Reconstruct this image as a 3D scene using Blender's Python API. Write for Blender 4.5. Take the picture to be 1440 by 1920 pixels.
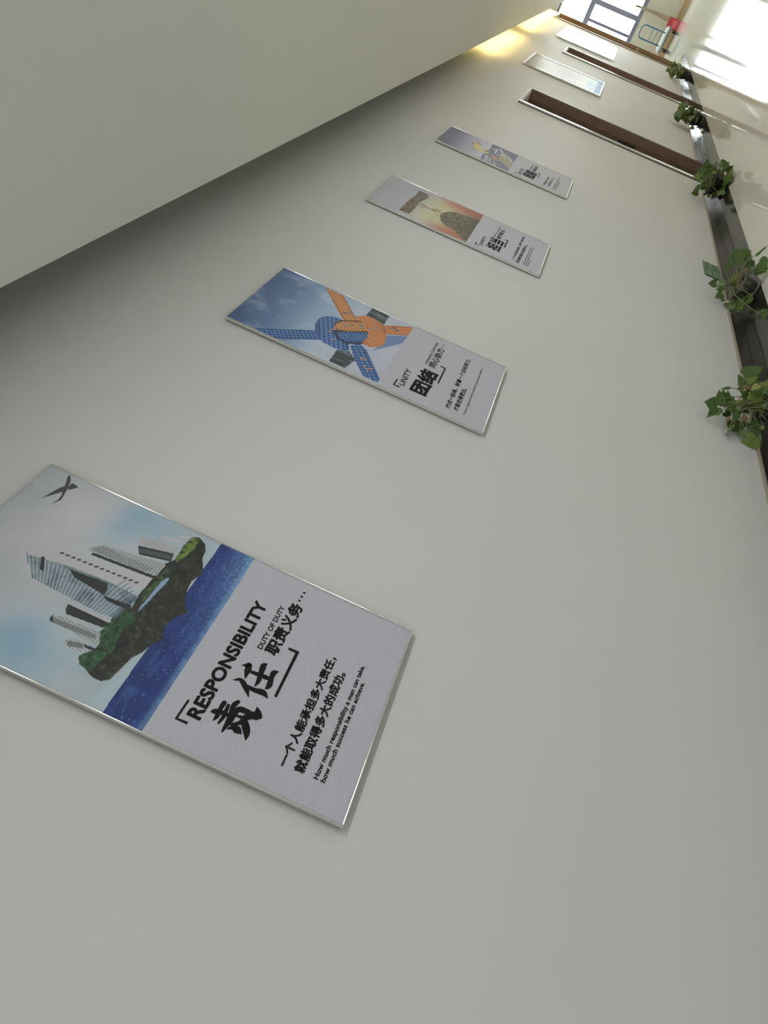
import bpy, math, random
import numpy as np
from mathutils import Vector, Matrix

# ------------------------------------------------------------------ camera
sc = bpy.context.scene
for o in list(bpy.data.objects):
    bpy.data.objects.remove(o, do_unlink=True)
COL = sc.collection
YAW, PITCH, ROLL, FOCAL = math.radians(46.0697), math.radians(1.1554), math.radians(65.3984), 1200.0
fw = Vector((math.sin(YAW) * math.cos(PITCH), math.cos(YAW) * math.cos(PITCH), math.sin(PITCH)))
r0 = Vector((math.cos(YAW), -math.sin(YAW), 0))
d0 = fw.cross(r0)
right = r0 * math.cos(ROLL) + d0 * math.sin(ROLL)
down = d0 * math.cos(ROLL) - r0 * math.sin(ROLL)
cam = bpy.data.cameras.new('camera')
cam.sensor_fit = 'VERTICAL'
cam.sensor_height = 36.0
cam.lens = 36.0 * FOCAL / 1920.0
cam.clip_start = 0.05
camo = bpy.data.objects.new('camera', cam)
COL.objects.link(camo)
m = Matrix((right, -down, -fw)).transposed().to_4x4()
m.translation = Vector((0, -1.45, 1.5642))
camo.matrix_world = m
sc.camera = camo

# ------------------------------------------------------------------ sky, exposure
world = bpy.data.worlds.new('sky')
sc.world = world
world.use_nodes = True
bg = world.node_tree.nodes['Background']
bg.inputs[0].default_value = (0.93, 0.97, 1.0, 1)
bg.inputs[1].default_value = 28.0
sc.view_settings.view_transform = 'Standard'
sc.view_settings.look = 'None'
sc.view_settings.gamma = 1.0
sc.view_settings.use_curve_mapping = False
sc.view_settings.exposure = 0.0
sc.cycles.max_bounces = 7
sc.cycles.diffuse_bounces = 4
sc.cycles.glossy_bounces = 3
sc.cycles.transmission_bounces = 2
sc.cycles.transparent_max_bounces = 6
sc.cycles.caustics_reflective = False
sc.cycles.caustics_refractive = False
LAMP_W = 13.8
LAMP_C = (0.965, 1.0, 1.0)
FAR_W, FAR_C = 11.5, (1.0, 0.95, 0.80)
COVE_STRENGTH = 30.0

# ------------------------------------------------------------------ helpers
def link(o, parent=None):
    COL.objects.link(o)
    if parent is not None:
        o.parent = parent
    return o

def tag(o, label=None, cat=None, group=None, kind=None):
    if label: o['label'] = label
    if cat: o['category'] = cat
    if group: o['group'] = group
    if kind: o['kind'] = kind
    return o

def empty(name, loc=(0, 0, 0), rz=0.0):
    o = bpy.data.objects.new(name, None)
    o.location = loc
    o.rotation_euler = (0, 0, rz)
    o.empty_display_size = 0.1
    return link(o)

def mesh_obj(name, verts, faces, mat, parent=None, smooth=False):
    me = bpy.data.meshes.new(name)
    me.from_pydata([tuple(v) for v in verts], [], faces)
    if mat is not None:
        me.materials.append(mat)
    if smooth:
        me.polygons.foreach_set('use_smooth', [True] * len(me.polygons))
    me.update()
    return link(bpy.data.objects.new(name, me), parent)

BOXF = [(0, 3, 2, 1), (4, 5, 6, 7), (0, 1, 5, 4), (1, 2, 6, 5), (2, 3, 7, 6), (3, 0, 4, 7)]
class MB:
    def __init__(self):
        self.v, self.f = [], []
    def add(self, v, f):
        n = len(self.v)
        self.v += [tuple(p) for p in v]
        self.f += [tuple(i + n for i in q) for q in f]
        return self
    def box(self, x0, x1, y0, y1, z0, z1):
        return self.add([(x0, y0, z0), (x1, y0, z0), (x1, y1, z0), (x0, y1, z0), (x0, y0, z1), (x1, y0, z1), (x1, y1, z1), (x0, y1, z1)], BOXF)
    def tube(self, pts, rad, n=8, cap=True):
        pts = [Vector(p) for p in pts]
        rr = rad if isinstance(rad, (list, tuple)) else [rad] * len(pts)
        base = len(self.v)
        up = Vector((0.31, 0.17, 0.93)).normalized()
        for i, p in enumerate(pts):
            t = (pts[min(i + 1, len(pts) - 1)] - pts[max(i - 1, 0)])
            t = t.normalized() if t.length > 1e-9 else Vector((0, 0, 1))
            a = t.cross(up)
            if a.length < 1e-3: a = t.cross(Vector((1, 0, 0)))
            a.normalize(); b = t.cross(a)
            for k in range(n):
                q = 2 * math.pi * k / n
                self.v.append(tuple(p + (a * math.cos(q) + b * math.sin(q)) * rr[i]))
        for i in range(len(pts) - 1):
            for k in range(n):
                k2 = (k + 1) % n
                self.f.append((base + i * n + k, base + i * n + k2, base + (i + 1) * n + k2, base + (i + 1) * n + k))
        if cap:
            self.f.append(tuple(base + k for k in reversed(range(n))))
            self.f.append(tuple(base + (len(pts) - 1) * n + k for k in range(n)))
        return self
    def lathe(self, prof, n=24, cx=0.0, cy=0.0):
        base = len(self.v)
        for r, z in prof:
            for k in range(n):
                q = 2 * math.pi * k / n
                self.v.append((cx + r * math.cos(q), cy + r * math.sin(q), z))
        for i in range(len(prof) - 1):
            for k in range(n):
                k2 = (k + 1) % n
                self.f.append((base + i * n + k, base + i * n + k2, base + (i + 1) * n + k2, base + (i + 1) * n + k))
        return self
    def build(self, name, mat, parent=None, smooth=False, bevel=0.0):
        o = mesh_obj(name, self.v, self.f, mat, parent, smooth)
        if bevel > 0:
            md = o.modifiers.new('bevel', 'BEVEL')
            md.width = bevel; md.segments = 2; md.limit_method = 'ANGLE'
        return o

# ------------------------------------------------------------------ materials
def lin(c):
    c = np.asarray(c, float) / 255.0
    return np.where(c <= 0.04045, c / 12.92, ((c + 0.055) / 1.055) ** 2.4)

def mat(name, col, rough=0.5, metal=0.0, var=0.0, scale=8.0, bump=0.0, bscale=60.0, coat=0.0, spec=0.5, stretch=None, emit=None):
    m = bpy.data.materials.new(name)
    m.use_nodes = True
    nt = m.node_tree
    b = nt.nodes['Principled BSDF']
    b.inputs['Base Color'].default_value = (*col, 1)
    b.inputs['Roughness'].default_value = rough
    b.inputs['Metallic'].default_value = metal
    b.inputs['Specular IOR Level'].default_value = spec
    if coat:
        b.inputs['Coat Weight'].default_value = coat
        b.inputs['Coat Roughness'].default_value = 0.06
    if emit:
        b.inputs['Emission Color'].default_value = (*emit[:3], 1)
        b.inputs['Emission Strength'].default_value = emit[3]
    tc = nt.nodes.new('ShaderNodeTexCoord')
    mp = nt.nodes.new('ShaderNodeMapping')
    nt.links.new(tc.outputs['Object'], mp.inputs['Vector'])
    if stretch: mp.inputs['Scale'].default_value = stretch
    if var:
        n = nt.nodes.new('ShaderNodeTexNoise')
        n.inputs['Scale'].default_value = scale
        n.inputs['Detail'].default_value = 5
        nt.links.new(mp.outputs[0], n.inputs['Vector'])
        rp = nt.nodes.new('ShaderNodeValToRGB')
        rp.color_ramp.elements[0].position = 0.25
        rp.color_ramp.elements[1].position = 0.75
        rp.color_ramp.elements[0].color = (*[c * (1 - var) for c in col], 1)
        rp.color_ramp.elements[1].color = (*[min(1, c * (1 + var)) for c in col], 1)
        nt.links.new(n.outputs['Fac'], rp.inputs['Fac'])
        nt.links.new(rp.outputs['Color'], b.inputs['Base Color'])
    if bump:
        n2 = nt.nodes.new('ShaderNodeTexNoise')
        n2.inputs['Scale'].default_value = bscale
        nt.links.new(mp.outputs[0], n2.inputs['Vector'])
        bp = nt.nodes.new('ShaderNodeBump')
        bp.inputs['Strength'].default_value = bump
        bp.inputs['Distance'].default_value = 0.01
        nt.links.new(n2.outputs['Fac'], bp.inputs['Height'])
        nt.links.new(bp.outputs['Normal'], b.inputs['Normal'])
    return m

M = {}
M['wall'] = mat('wall_paint', (0.75, 0.75, 0.742), 0.6, var=0.012, scale=2.0, bump=0.03, bscale=25)
M['ceiling'] = mat('ceiling_paint', (0.89, 0.90, 0.82), 0.8, var=0.01, scale=1.5)
M['cream'] = mat('cream_paint', (0.80, 0.76, 0.64), 0.6, var=0.02, scale=2)
M['tile'] = mat('pale_polished_tile', (0.72, 0.705, 0.64), 0.055, var=0.03, scale=1.6)
M['joint'] = mat('tile_joint', (0.42, 0.40, 0.35), 0.7)
M['stone'] = mat('dark_polished_stone', (0.034, 0.032, 0.025), 0.10, var=0.5, scale=9)
M['skirt'] = mat('dark_skirting_stone', (0.036, 0.033, 0.026), 0.26, var=0.4, scale=9)
M['cap'] = mat('tan_cap', (0.36, 0.31, 0.23), 0.4)
M['alu'] = mat('polished_aluminium', (0.80, 0.79, 0.76), 0.16, 1.0)
M['steel'] = mat('brushed_steel', (0.78, 0.77, 0.74), 0.2, 1.0)
M['board'] = mat('grey_backing_board', (0.35, 0.33, 0.28), 0.6)
M['ink'] = mat('black_ink', (0.017, 0.020, 0.019), 0.7, spec=0.12)
M['brown'] = mat('dark_brown_wood', (0.27, 0.175, 0.14), 0.4, var=0.25, scale=5, stretch=(20, 20, 1))
M['brown_deep'] = mat('deep_brown_wood', (0.19, 0.135, 0.10), 0.4, var=0.25, scale=5, stretch=(20, 20, 1))
M['golden'] = mat('golden_brown_wood', (0.30, 0.19, 0.10), 0.4, var=0.15, scale=4, stretch=(16, 16, 1))
M['lintel'] = mat('pale_lintel_board', (0.78, 0.70, 0.65), 0.5)
M['tanwood'] = mat('tan_wood', (0.45, 0.30, 0.15), 0.5, var=0.1, scale=6)
M['olive'] = mat('olive_brown_strip', (0.30, 0.24, 0.15), 0.6, var=0.1, scale=6)
M['winframe'] = mat('slate_window_frame', (0.20, 0.20, 0.29), 0.4)
M['white'] = mat('white_plastic', (0.85, 0.85, 0.83), 0.4)
M['led'] = mat('lamp_diffuser', (0.9, 0.9, 0.88), 0.5, emit=(1, 0.985, 0.93, 2.0))
M['led'].cycles.emission_sampling = 'NONE'
M['cove'] = mat('warm_tube', (0.9, 0.85, 0.7), 0.5, emit=(1.0, 0.72, 0.25, COVE_STRENGTH))
M['leaf'] = [mat('green_leaf', (0.075, 0.145, 0.026), 0.38, var=0.35, scale=30),
             mat('light_green_leaf', (0.17, 0.24, 0.045), 0.38, var=0.3, scale=30),
             mat('dry_tan_leaf', (0.42, 0.27, 0.12), 0.6, var=0.25, scale=30),
             mat('yellowing_leaf', (0.27, 0.29, 0.07), 0.45, var=0.3, scale=30)]
M['stem'] = mat('pale_stem', (0.25, 0.25, 0.12), 0.6, var=0.3, scale=20)
M['soil'] = mat('dark_soil', (0.03, 0.024, 0.016), 0.95, var=0.5, scale=80, bump=0.8, bscale=120)
M['pot'] = mat('grey_pot_plastic', (0.13, 0.125, 0.105), 0.45, var=0.1, scale=10)
M['pot_dark'] = mat('black_pot_plastic', (0.03, 0.032, 0.03), 0.4)
M['saucer'] = mat('light_grey_saucer', (0.30, 0.29, 0.26), 0.45)
M['sign'] = mat('sign_green', (0.02, 0.13, 0.035), 0.4)
M['sign_light'] = mat('sign_pale_ink', (0.45, 0.58, 0.36), 0.5)
M['red'] = mat('red_enamel', (0.55, 0.035, 0.045), 0.4)
M['red_pale'] = mat('faded_red', (0.70, 0.16, 0.19), 0.5)
M['blue'] = mat('blue_enamel_tube', (0.03, 0.13, 0.24), 0.35)
M['rubber'] = mat('dark_rubber', (0.05, 0.045, 0.035), 0.7)
M['scuff'] = mat('scuffed_plaster', (0.60, 0.59, 0.53), 0.8, var=0.1, scale=60)

def glass_mat():
    m = bpy.data.materials.new('clear_pane')
    m.use_nodes = True
    nt = m.node_tree
    nt.nodes.clear()
    out = nt.nodes.new('ShaderNodeOutputMaterial')
    mix = nt.nodes.new('ShaderNodeMixShader')
    tr = nt.nodes.new('ShaderNodeBsdfTransparent')
    tr.inputs[0].default_value = (0.96, 0.98, 0.97, 1)
    gl = nt.nodes.new('ShaderNodeBsdfGlossy')
    gl.inputs['Roughness'].default_value = 0.02
    fr = nt.nodes.new('ShaderNodeFresnel')
    fr.inputs['IOR'].default_value = 1.45
    nt.links.new(fr.outputs[0], mix.inputs[0])
    nt.links.new(tr.outputs[0], mix.inputs[1])
    nt.links.new(gl.outputs[0], mix.inputs[2])
    nt.links.new(mix.outputs[0], out.inputs[0])
    return m
M['glass'] = glass_mat()

def scale_pattern_mat(base, line, R):
    """grey print with overlapping wave-scale rings (flat print on the poster)"""
    m = bpy.data.materials.new('wave_scale_print')
    m.use_nodes = True
    nt = m.node_tree
    b = nt.nodes['Principled BSDF']
    b.inputs['Roughness'].default_value = 0.6
    def mth(op, a, bb=None, c=None):
        n = nt.nodes.new('ShaderNodeMath'); n.operation = op
        for i, s in enumerate((a, bb, c)):
            if s is None: continue
            if isinstance(s, (int, float)): n.inputs[i].default_value = s
            else: nt.links.new(s, n.inputs[i])
        return n.outputs[0]
    tc = nt.nodes.new('ShaderNodeTexCoord')
    sp = nt.nodes.new('ShaderNodeSeparateXYZ')
    nt.links.new(tc.outputs['Object'], sp.inputs[0])
    x = mth('DIVIDE', sp.outputs['X'], R)          # in radii
    y = mth('DIVIDE', sp.outputs['Z'], R)
    row = mth('FLOOR', mth('MULTIPLY', y, 2.0))     # rows every R/2
    res = None
    for k in (1, 0, -1, -2):                        # upper rows first, lower rows cover them
        j = mth('ADD', row, float(k))
        cy = mth('MULTIPLY', j, 0.5)
        odd = mth('FLOORED_MODULO', j, 2.0)
        xs = mth('SUBTRACT', x, odd)
        dx = mth('SUBTRACT', mth('FLOORED_MODULO', mth('ADD', xs, 1.0), 2.0), 1.0)
        dy = mth('SUBTRACT', y, cy)
        d = mth('SQRT', mth('ADD', mth('MULTIPLY', dx, dx), mth('MULTIPLY', dy, dy)))
        inside = mth('LESS_THAN', d, 1.0)
        if res is None: res = d
        else:
            res = mth('ADD', mth('MULTIPLY', inside, d), mth('MULTIPLY', mth('SUBTRACT', 1.0, inside), res))
    ring = mth('SINE', mth('MULTIPLY', res, 2 * math.pi * 3.5))
    fac = mth('SMOOTH_MIN', mth('MULTIPLY_ADD', ring, 0.5, 0.5), 1.0, 0.1)
    mix = nt.nodes.new('ShaderNodeMix'); mix.data_type = 'RGBA'
    mix.inputs[6].default_value = (*base, 1); mix.inputs[7].default_value = (*line, 1)
    nt.links.new(fac, mix.inputs[0])
    nt.links.new(mix.outputs[2], b.inputs['Base Color'])
    return m
M['scales'] = scale_pattern_mat((0.63, 0.63, 0.70), (0.545, 0.55, 0.635), 0.023)

def paint_mat():
    m = bpy.data.materials.new('picture_print')
    m.use_nodes = True
    nt = m.node_tree
    b = nt.nodes['Principled BSDF']
    b.inputs['Roughness'].default_value = 0.6
    a = nt.nodes.new('ShaderNodeVertexColor'); a.layer_name = 'print'
    nt.links.new(a.outputs['Color'], b.inputs['Base Color'])
    return m
M['picture'] = paint_mat()

# ------------------------------------------------------------------ the setting
WALL_END = 18.80
DOORS = [(8.22, 9.12, 2.21), (13.07, 13.90, 2.225), (17.53, 18.72, 2.93)]
CEIL, GAP, TOP = 2.965, 0.20, 3.27
XB, YO = -6.0, -2.95

w = MB()
xs = XB
for (a, b, zt) in DOORS:
    w.box(xs, a, 0, 0.26, 0, TOP)
    w.box(a, b, 0, 0.26, zt, TOP)
    xs = b
w.box(xs, WALL_END, 0, 0.26, 0, TOP)
tag(w.build('wall_left', M['wall']), kind='structure')
w = MB(); w.box(XB - 0.2, XB, YO - 0.2, 0.26, 0, TOP)
tag(w.build('wall_back', M['wall']), kind='structure')
w = MB(); w.box(XB, 26.5, YO - 0.2, YO, 0, 4.1)
tag(w.build('wall_right', M['wall']), kind='structure')
# ceiling: dropped plate, held off the wall by an open cove
c_ = MB(); c_.box(XB, WALL_END + 0.3, YO, -GAP, CEIL, CEIL + 0.05); c_.box(XB, WALL_END + 0.3, YO, 0.26, TOP, TOP + 0.1)
tag(c_.build('ceiling', M['ceiling']), kind='structure')
# wider hall beyond the end of the wall
w = MB(); w.box(WALL_END + 0.3, WALL_END + 0.5, YO, 2.9, TOP, 4.1); w.box(WALL_END - 0.2, WALL_END + 0.0, 0.26, 2.9, 0, 4.1)
tag(w.build('wall_hall_near', M['cream']), kind='structure')
w = MB(); w.box(WALL_END, 26.5, 2.7, 2.9, 0, 4.1)
tag(w.build('wall_hall_side', M['cream']), kind='structure')
w = MB(); w.box(WALL_END + 0.1, 26.7, YO - 0.2, 2.9, 4.0, 4.15)
tag(w.build('ceiling_hall', M['ceiling']), kind='structure')
# end wall with one wide window
WY0, WY1, WZ0, WZ1 = -2.55, 1.55, 1.08, 3.62
w = MB()
w.box(26.5, 26.7, YO, WY0, 0, 4.0); w.box(26.5, 26.7, WY1, 2.7, 0, 4.0)
w.box(26.5, 26.7, WY0, WY1, 0, WZ0); w.box(26.5, 26.7, WY0, WY1, WZ1, 4.0)
tag(w.build('wall_end', M['cream']), kind='structure')
win = tag(empty('window_1', (26.5, 0, WZ0)), kind='structure')
def wbar(y0, y1, z0, z1, name='window_bar', x0=0.05, x1=0.12):
    MB().box(x0, x1, y0, y1, z0 - WZ0, z1 - WZ0).build(name, M['winframe'], win)
wbar(WY0, WY1, WZ0, WZ0 + 0.13, 'window_frame')
wbar(WY0, WY1, WZ1 - 0.06, WZ1, 'window_frame')
wbar(WY0, WY0 + 0.06, WZ0 + 0.1, WZ1 - 0.06, 'window_frame')
wbar(WY1 - 0.06, WY1, WZ0 + 0.1, WZ1 - 0.06, 'window_frame')
wbar(WY0 + 0.06, WY1 - 0.06, 2.57, 2.74)
ys = [-1.55, -0.02, 0.46]
for y in ys:
    hw = 0.07 if y < 0.2 else 0.04
    wbar(y - hw, y + hw, WZ0 + 0.13, 2.57)
wbar(-0.75, -0.65, 2.72, WZ1 - 0.06)
edges = [WY0 + 0.06] + ys + [WY1 - 0.06]
for a, b in zip(edges[:-1], edges[1:]):
    MB().box(0.08, 0.085, a + 0.03, b - 0.03, 0.1, 2.60 - WZ0).build('pane', M['glass'], win)
for a, b in ((WY0 + 0.06, -0.75), (-0.65, WY1 - 0.06)):
    MB().box(0.08, 0.085, a, b, 2.72 - WZ0, WZ1 - 0.06 - WZ0).build('pane', M['glass'], win)
MB().box(26.47, 26.5, YO, WY1 + 1.1, 0, 0.10).build('baseboard_end', M['tanwood'])['kind'] = 'structure'

# floor: slab, dark border strip along the wall, pale tiles
fl = MB(); fl.box(XB - 0.2, 26.8, YO - 0.2, 2.9, -0.1, -0.006)
floor = tag(fl.build('floor', M['joint']), kind='structure')
T = 0.8
tile_me = None
def tile(x, y):
    global tile_me
    if tile_me is None:
        o = MB().box(0.001, T - 0.001, 0.001, T - 0.001, -0.006, 0.0).build('tile', M['tile'], floor)
        tile_me = o.data
    else:
        o = link(bpy.data.objects.new('tile', tile_me), floor)
    o.location = (x, y, 0)
n_x = int((26.5 - XB) / T)
for i in range(n_x + 1):
    for j in range(4):
        x = XB + i * T
        if x > 26.4: continue
        if j == 3 and x < 4: continue
        tile(x, -0.215 - (j + 1) * T)
for i in range(10):
    for j in range(4):
        x = WALL_END + 0.02 + i * T
        if x > 26.4: continue
        tile(x, -0.215 + j * T)
border = tag(MB().box(XB, WALL_END, -0.215, 0.0, -0.006, 0.0).build('trim_1', M['stone']), kind='structure')
bb = tag(empty('baseboard_left', (0, 0, 0)), kind='structure')
xs = XB
for a, b in [(XB, DOORS[0][0] - 0.05), (DOORS[0][1] + 0.05, DOORS[1][0] - 0.05), (DOORS[1][1] + 0.05, DOORS[2][0] - 0.05)]:
    MB().box(a, b, -0.014, 0.0, 0, 0.090).build('stone_skirting', M['skirt'], bb, bevel=0.002)
    MB().box(a, b, -0.017, 0.0, 0.090, 0.097).build('skirting_cap', M['cap'], bb)

# doors: deep recesses, steel edge trims, dark jambs
for k, (a, b, zt) in enumerate(DOORS):
    d = tag(empty('door_%d' % (k + 1), (a, 0, 0)), kind='structure')
    W_ = b - a
    wood, deep = (M['brown'], M['brown_deep']) if k < 2 else (M['golden'], M['golden'])
    MB().box(0, W_, 0.20, 0.24, -0.006, zt).build('door_leaf', deep, d)
    MB().box(0, 0.012, 0.0, 0.20, 0, zt).build('jamb', wood, d)
    MB().box(W_ - 0.012, W_, 0.0, 0.085, 0, zt).build('jamb', wood, d)
    MB().box(W_ - 0.008, W_, 0.085, 0.089, 0, zt).build('rebate_line', M['tanwood'], d)
    MB().box(W_ - 0.026, W_, 0.089, 0.20, 0, zt).build('door_stop', deep, d)
    MB().box(0.012, W_ - 0.026, 0.0, 0.20, zt - 0.012, zt).build('lintel_board', M['lintel'], d)
    MB().box(W_ * 0.5 - 0.4, W_ * 0.5 + 0.4, 0.194, 0.20, 0.25, 0.95).build('leaf_panel', deep, d, bevel=0.01)
    MB().box(-0.068, -0.045, -0.005, 0.0, 0, zt + 0.02).build('shadow_strip', M['pot_dark'] if k < 2 else M['tanwood'], d)  # dark strip in place of the trim's shadow line, tan at the golden doorway
    tm = M['steel'] if k < 2 else M['cap']
    MB().box(-0.045, 0.004, -0.020, 0.0, 0, zt + 0.02).build('edge_trim', tm, d, bevel=0.004)
    MB().box(W_ - 0.004, W_ + 0.028, -0.012, 0.0, 0, zt + 0.02).build('edge_trim', M['cap'], d, bevel=0.003)
    MB().box(-0.045, W_ + 0.028, -0.012, 0.0, zt, zt + 0.02).build('head_trim', M['cap'], d)
    if k == 0:
        MB().box(W_ - 0.029, W_ - 0.026, 0.10, 0.15, 0.80, 1.02).build('strike_plate', M['pot_dark'], d)
    if k == 2:
        h = MB(); h.tube([(W_ - 0.03, 0.05, 1.0), (W_ - 0.09, 0.05, 1.0), (W_ - 0.09, 0.0, 1.0)], 0.018, 8)
        h.build('door_handle', M['white'], d, True)
        MB().box(W_ - 0.020, W_ - 0.012, 0.012, 0.05, 0.05, 2.35).build('inset_panel', M['tanwood'], d)

# ceiling lamps along the middle of the corridor (out of the picture)
def lamp(x):
    e = tag(empty('ceiling_light', (x, -1.75, CEIL)), None, 'ceiling light', 'flush light panels down the corridor ceiling')
    f = MB()
    f.box(-0.63, 0.63, -0.17, -0.15, -0.02, 0); f.box(-0.63, 0.63, 0.15, 0.17, -0.02, 0)
    f.box(-0.63, -0.61, -0.15, 0.15, -0.02, 0); f.box(0.61, 0.63, -0.15, 0.15, -0.02, 0)
    f.build('frame', M['alu'], e)
    MB().box(-0.61, 0.61, -0.15, 0.15, -0.012, 0).build('diffuser', M['led'], e)
    L = bpy.data.lights.new('panel_light', 'AREA')
    L.shape = 'RECTANGLE'; L.size = 1.2; L.size_y = 0.28; L.energy, L.color = (LAMP_W, LAMP_C) if x < 6 else (FAR_W, FAR_C)
    lo = bpy.data.objects.new('panel_light', L)
    lo.location = (0, 0, -0.02)
    link(lo, e)
    return e
LX = [-4.0, -1.4, 1.2, 3.8, 6.4, 9.0, 11.6, 14.2, 16.8]
ORD = ['first', 'second', 'third', 'fourth', 'fifth', 'sixth', 'seventh', 'eighth', 'ninth']
for i, x in enumerate(LX):
    lamp(x)['label'] = 'flush white light panel on the corridor ceiling, %s from the near end' % ORD[i]

# warm tubes hidden in the cove
for i, (a, b) in enumerate(((10.2, 13.0), (13.9, 18.6))):
    e = tag(empty('cove_light_tube', ((a + b) / 2, -0.222, CEIL + 0.05)), ['warm cove tube above the end of the plain wall', 'warm cove tube above the far brown doorway'][i], 'light tube', 'warm tubes in the ceiling cove')
    h = (b - a) / 2
    MB().tube([(-h, 0, 0.03), (h, 0, 0.03)], 0.016, 10).build('tube', M['cove'], e, True)
    f = MB(); f.box(-h - 0.02, -h + 0.03, -0.02, 0.02, 0, 0.05); f.box(h - 0.03, h + 0.02, -0.02, 0.02, 0, 0.05); f.box(-h, h, -0.02, 0.02, 0, 0.012)
    f.build('holder', M['white'], e)

# ------------------------------------------------------------------ data traced for prints and leaves (poster fractions, metres)
ISLAND = [(0.9547,0.4066),(0.9701,0.4219),(0.9492,0.4424),(0.9123,0.4551),(0.8651,0.4587),(0.8019,0.4788),(0.7815,0.4821),(0.7206,0.4714),(0.6774,0.4746),(0.6371,0.4794),(0.5867,0.4941),(0.5595,0.5087),(0.5266,0.4939),(0.4727,0.4836),(0.4327,0.4849),(0.3996,0.4963),(0.382,0.494),(0.3499,0.4826),(0.3004,0.4772),(0.2593,0.4655),(0.2187,0.4623),(0.1789,0.4592),(0.14,0.4561),(0.1169,0.444),(0.1158,0.4285),(0.1229,0.414),(0.1364,0.4012),(0.1438,0.3825),(0.1718,0.3745),(0.1963,0.38),(0.2225,0.3913),(0.2565,0.3919),(0.2973,0.3757),(0.3414,0.3795),(0.3739,0.3812),(0.4222,0.3779),(0.4442,0.388),(0.4664,0.3982),(0.525,0.3924),(0.569,0.3918),(0.6472,0.3898),(0.6851,0.3917),(0.7498,0.3951),(0.789,0.4069),(0.8252,0.4056),(0.8855,0.4023),(0.928,0.4045)]
GREEN = [[(0.1718,0.3745),(0.1963,0.38),(0.2225,0.3913),(0.2565,0.3919),(0.2973,0.3757),(0.3414,0.3795),(0.411,0.3774),(0.4547,0.402),(0.4213,0.4236),(0.3684,0.413),(0.3021,0.416),(0.2633,0.4248),(0.1845,0.4167),(0.1262,0.4128),(0.1364,0.4012),(0.1438,0.3825)],[(0.9518,0.4074),(0.9602,0.4247),(0.9071,0.4299),(0.8332,0.4224),(0.7795,0.4144),(0.8003,0.4059),(0.8808,0.4037)],[(0.5406,0.3963),(0.6256,0.401),(0.723,0.4033),(0.7265,0.4162),(0.6414,0.4144),(0.5799,0.4108),(0.5122,0.4098)]]
FALL = [(0.6832,0.42),(0.682,0.4249),(0.6427,0.4254),(0.5873,0.422),(0.5234,0.4196),(0.4784,0.4162),(0.4635,0.4144),(0.4802,0.4121),(0.5242,0.4127),(0.5886,0.4135),(0.6502,0.414)]
TOW_LIGHT = [[(0.5087,0.1226),(0.5603,0.1408),(0.5703,0.1798),(0.6528,0.3926),(0.5769,0.3937),(0.5355,0.32),(0.5234,0.2285),(0.4901,0.1344)],[(0.6474,0.2271),(0.6963,0.2493),(0.7418,0.3835),(0.7409,0.3979),(0.6677,0.3971),(0.66,0.3857),(0.6359,0.2425)],[(0.8121,0.3025),(0.8322,0.308),(0.8628,0.3945),(0.8123,0.3952),(0.7866,0.3131)],[(0.8807,0.3409),(0.9145,0.3938),(0.8863,0.3924),(0.8708,0.3488)],[(0.9282,0.3752),(0.9587,0.4054),(0.9378,0.4017),(0.922,0.3819)],[(0.2629,0.2732),(0.2837,0.2737),(0.2932,0.2911),(0.3006,0.3787),(0.2565,0.3919),(0.2446,0.3898),(0.2552,0.2885)],[(0.1989,0.33),(0.2272,0.334),(0.2342,0.3625),(0.2133,0.374),(0.2225,0.3913),(0.195,0.3805),(0.1834,0.3418)],[(0.3574,0.2824),(0.3618,0.288),(0.3702,0.3825),(0.3502,0.3765)],[(0.1528,0.3652),(0.1535,0.3831),(0.144,0.3844),(0.1462,0.3676)]]
TOW_GLASS = [[(0.5023,0.1251),(0.4493,0.1503),(0.4498,0.1536),(0.3951,0.1801),(0.3794,0.3494),(0.3884,0.3849),(0.5288,0.3957),(0.5355,0.32),(0.5234,0.2285),(0.5156,0.1645)]]
TOW_DARK = [[(0.5116,0.2283),(0.5255,0.3212),(0.4665,0.3325),(0.483,0.252)],[(0.4629,0.3293),(0.4761,0.3972),(0.4498,0.3949),(0.4468,0.3436)],[(0.3288,0.2865),(0.3574,0.2824),(0.3561,0.3745),(0.3556,0.3832),(0.3259,0.3763),(0.3124,0.2946)],[(0.7766,0.3153),(0.8191,0.3955),(0.7714,0.4027),(0.7324,0.3304)],[(0.6227,0.2417),(0.6382,0.2463),(0.662,0.3943),(0.6454,0.3903)],[(0.51,0.16),(0.5118,0.1682),(0.4484,0.1901),(0.4482,0.1805)],[(0.2629,0.2732),(0.2837,0.2737),(0.2536,0.2871),(0.254,0.2786)],[(0.2259,0.3654),(0.2308,0.3946),(0.2177,0.3929),(0.2133,0.374)]]
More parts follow.
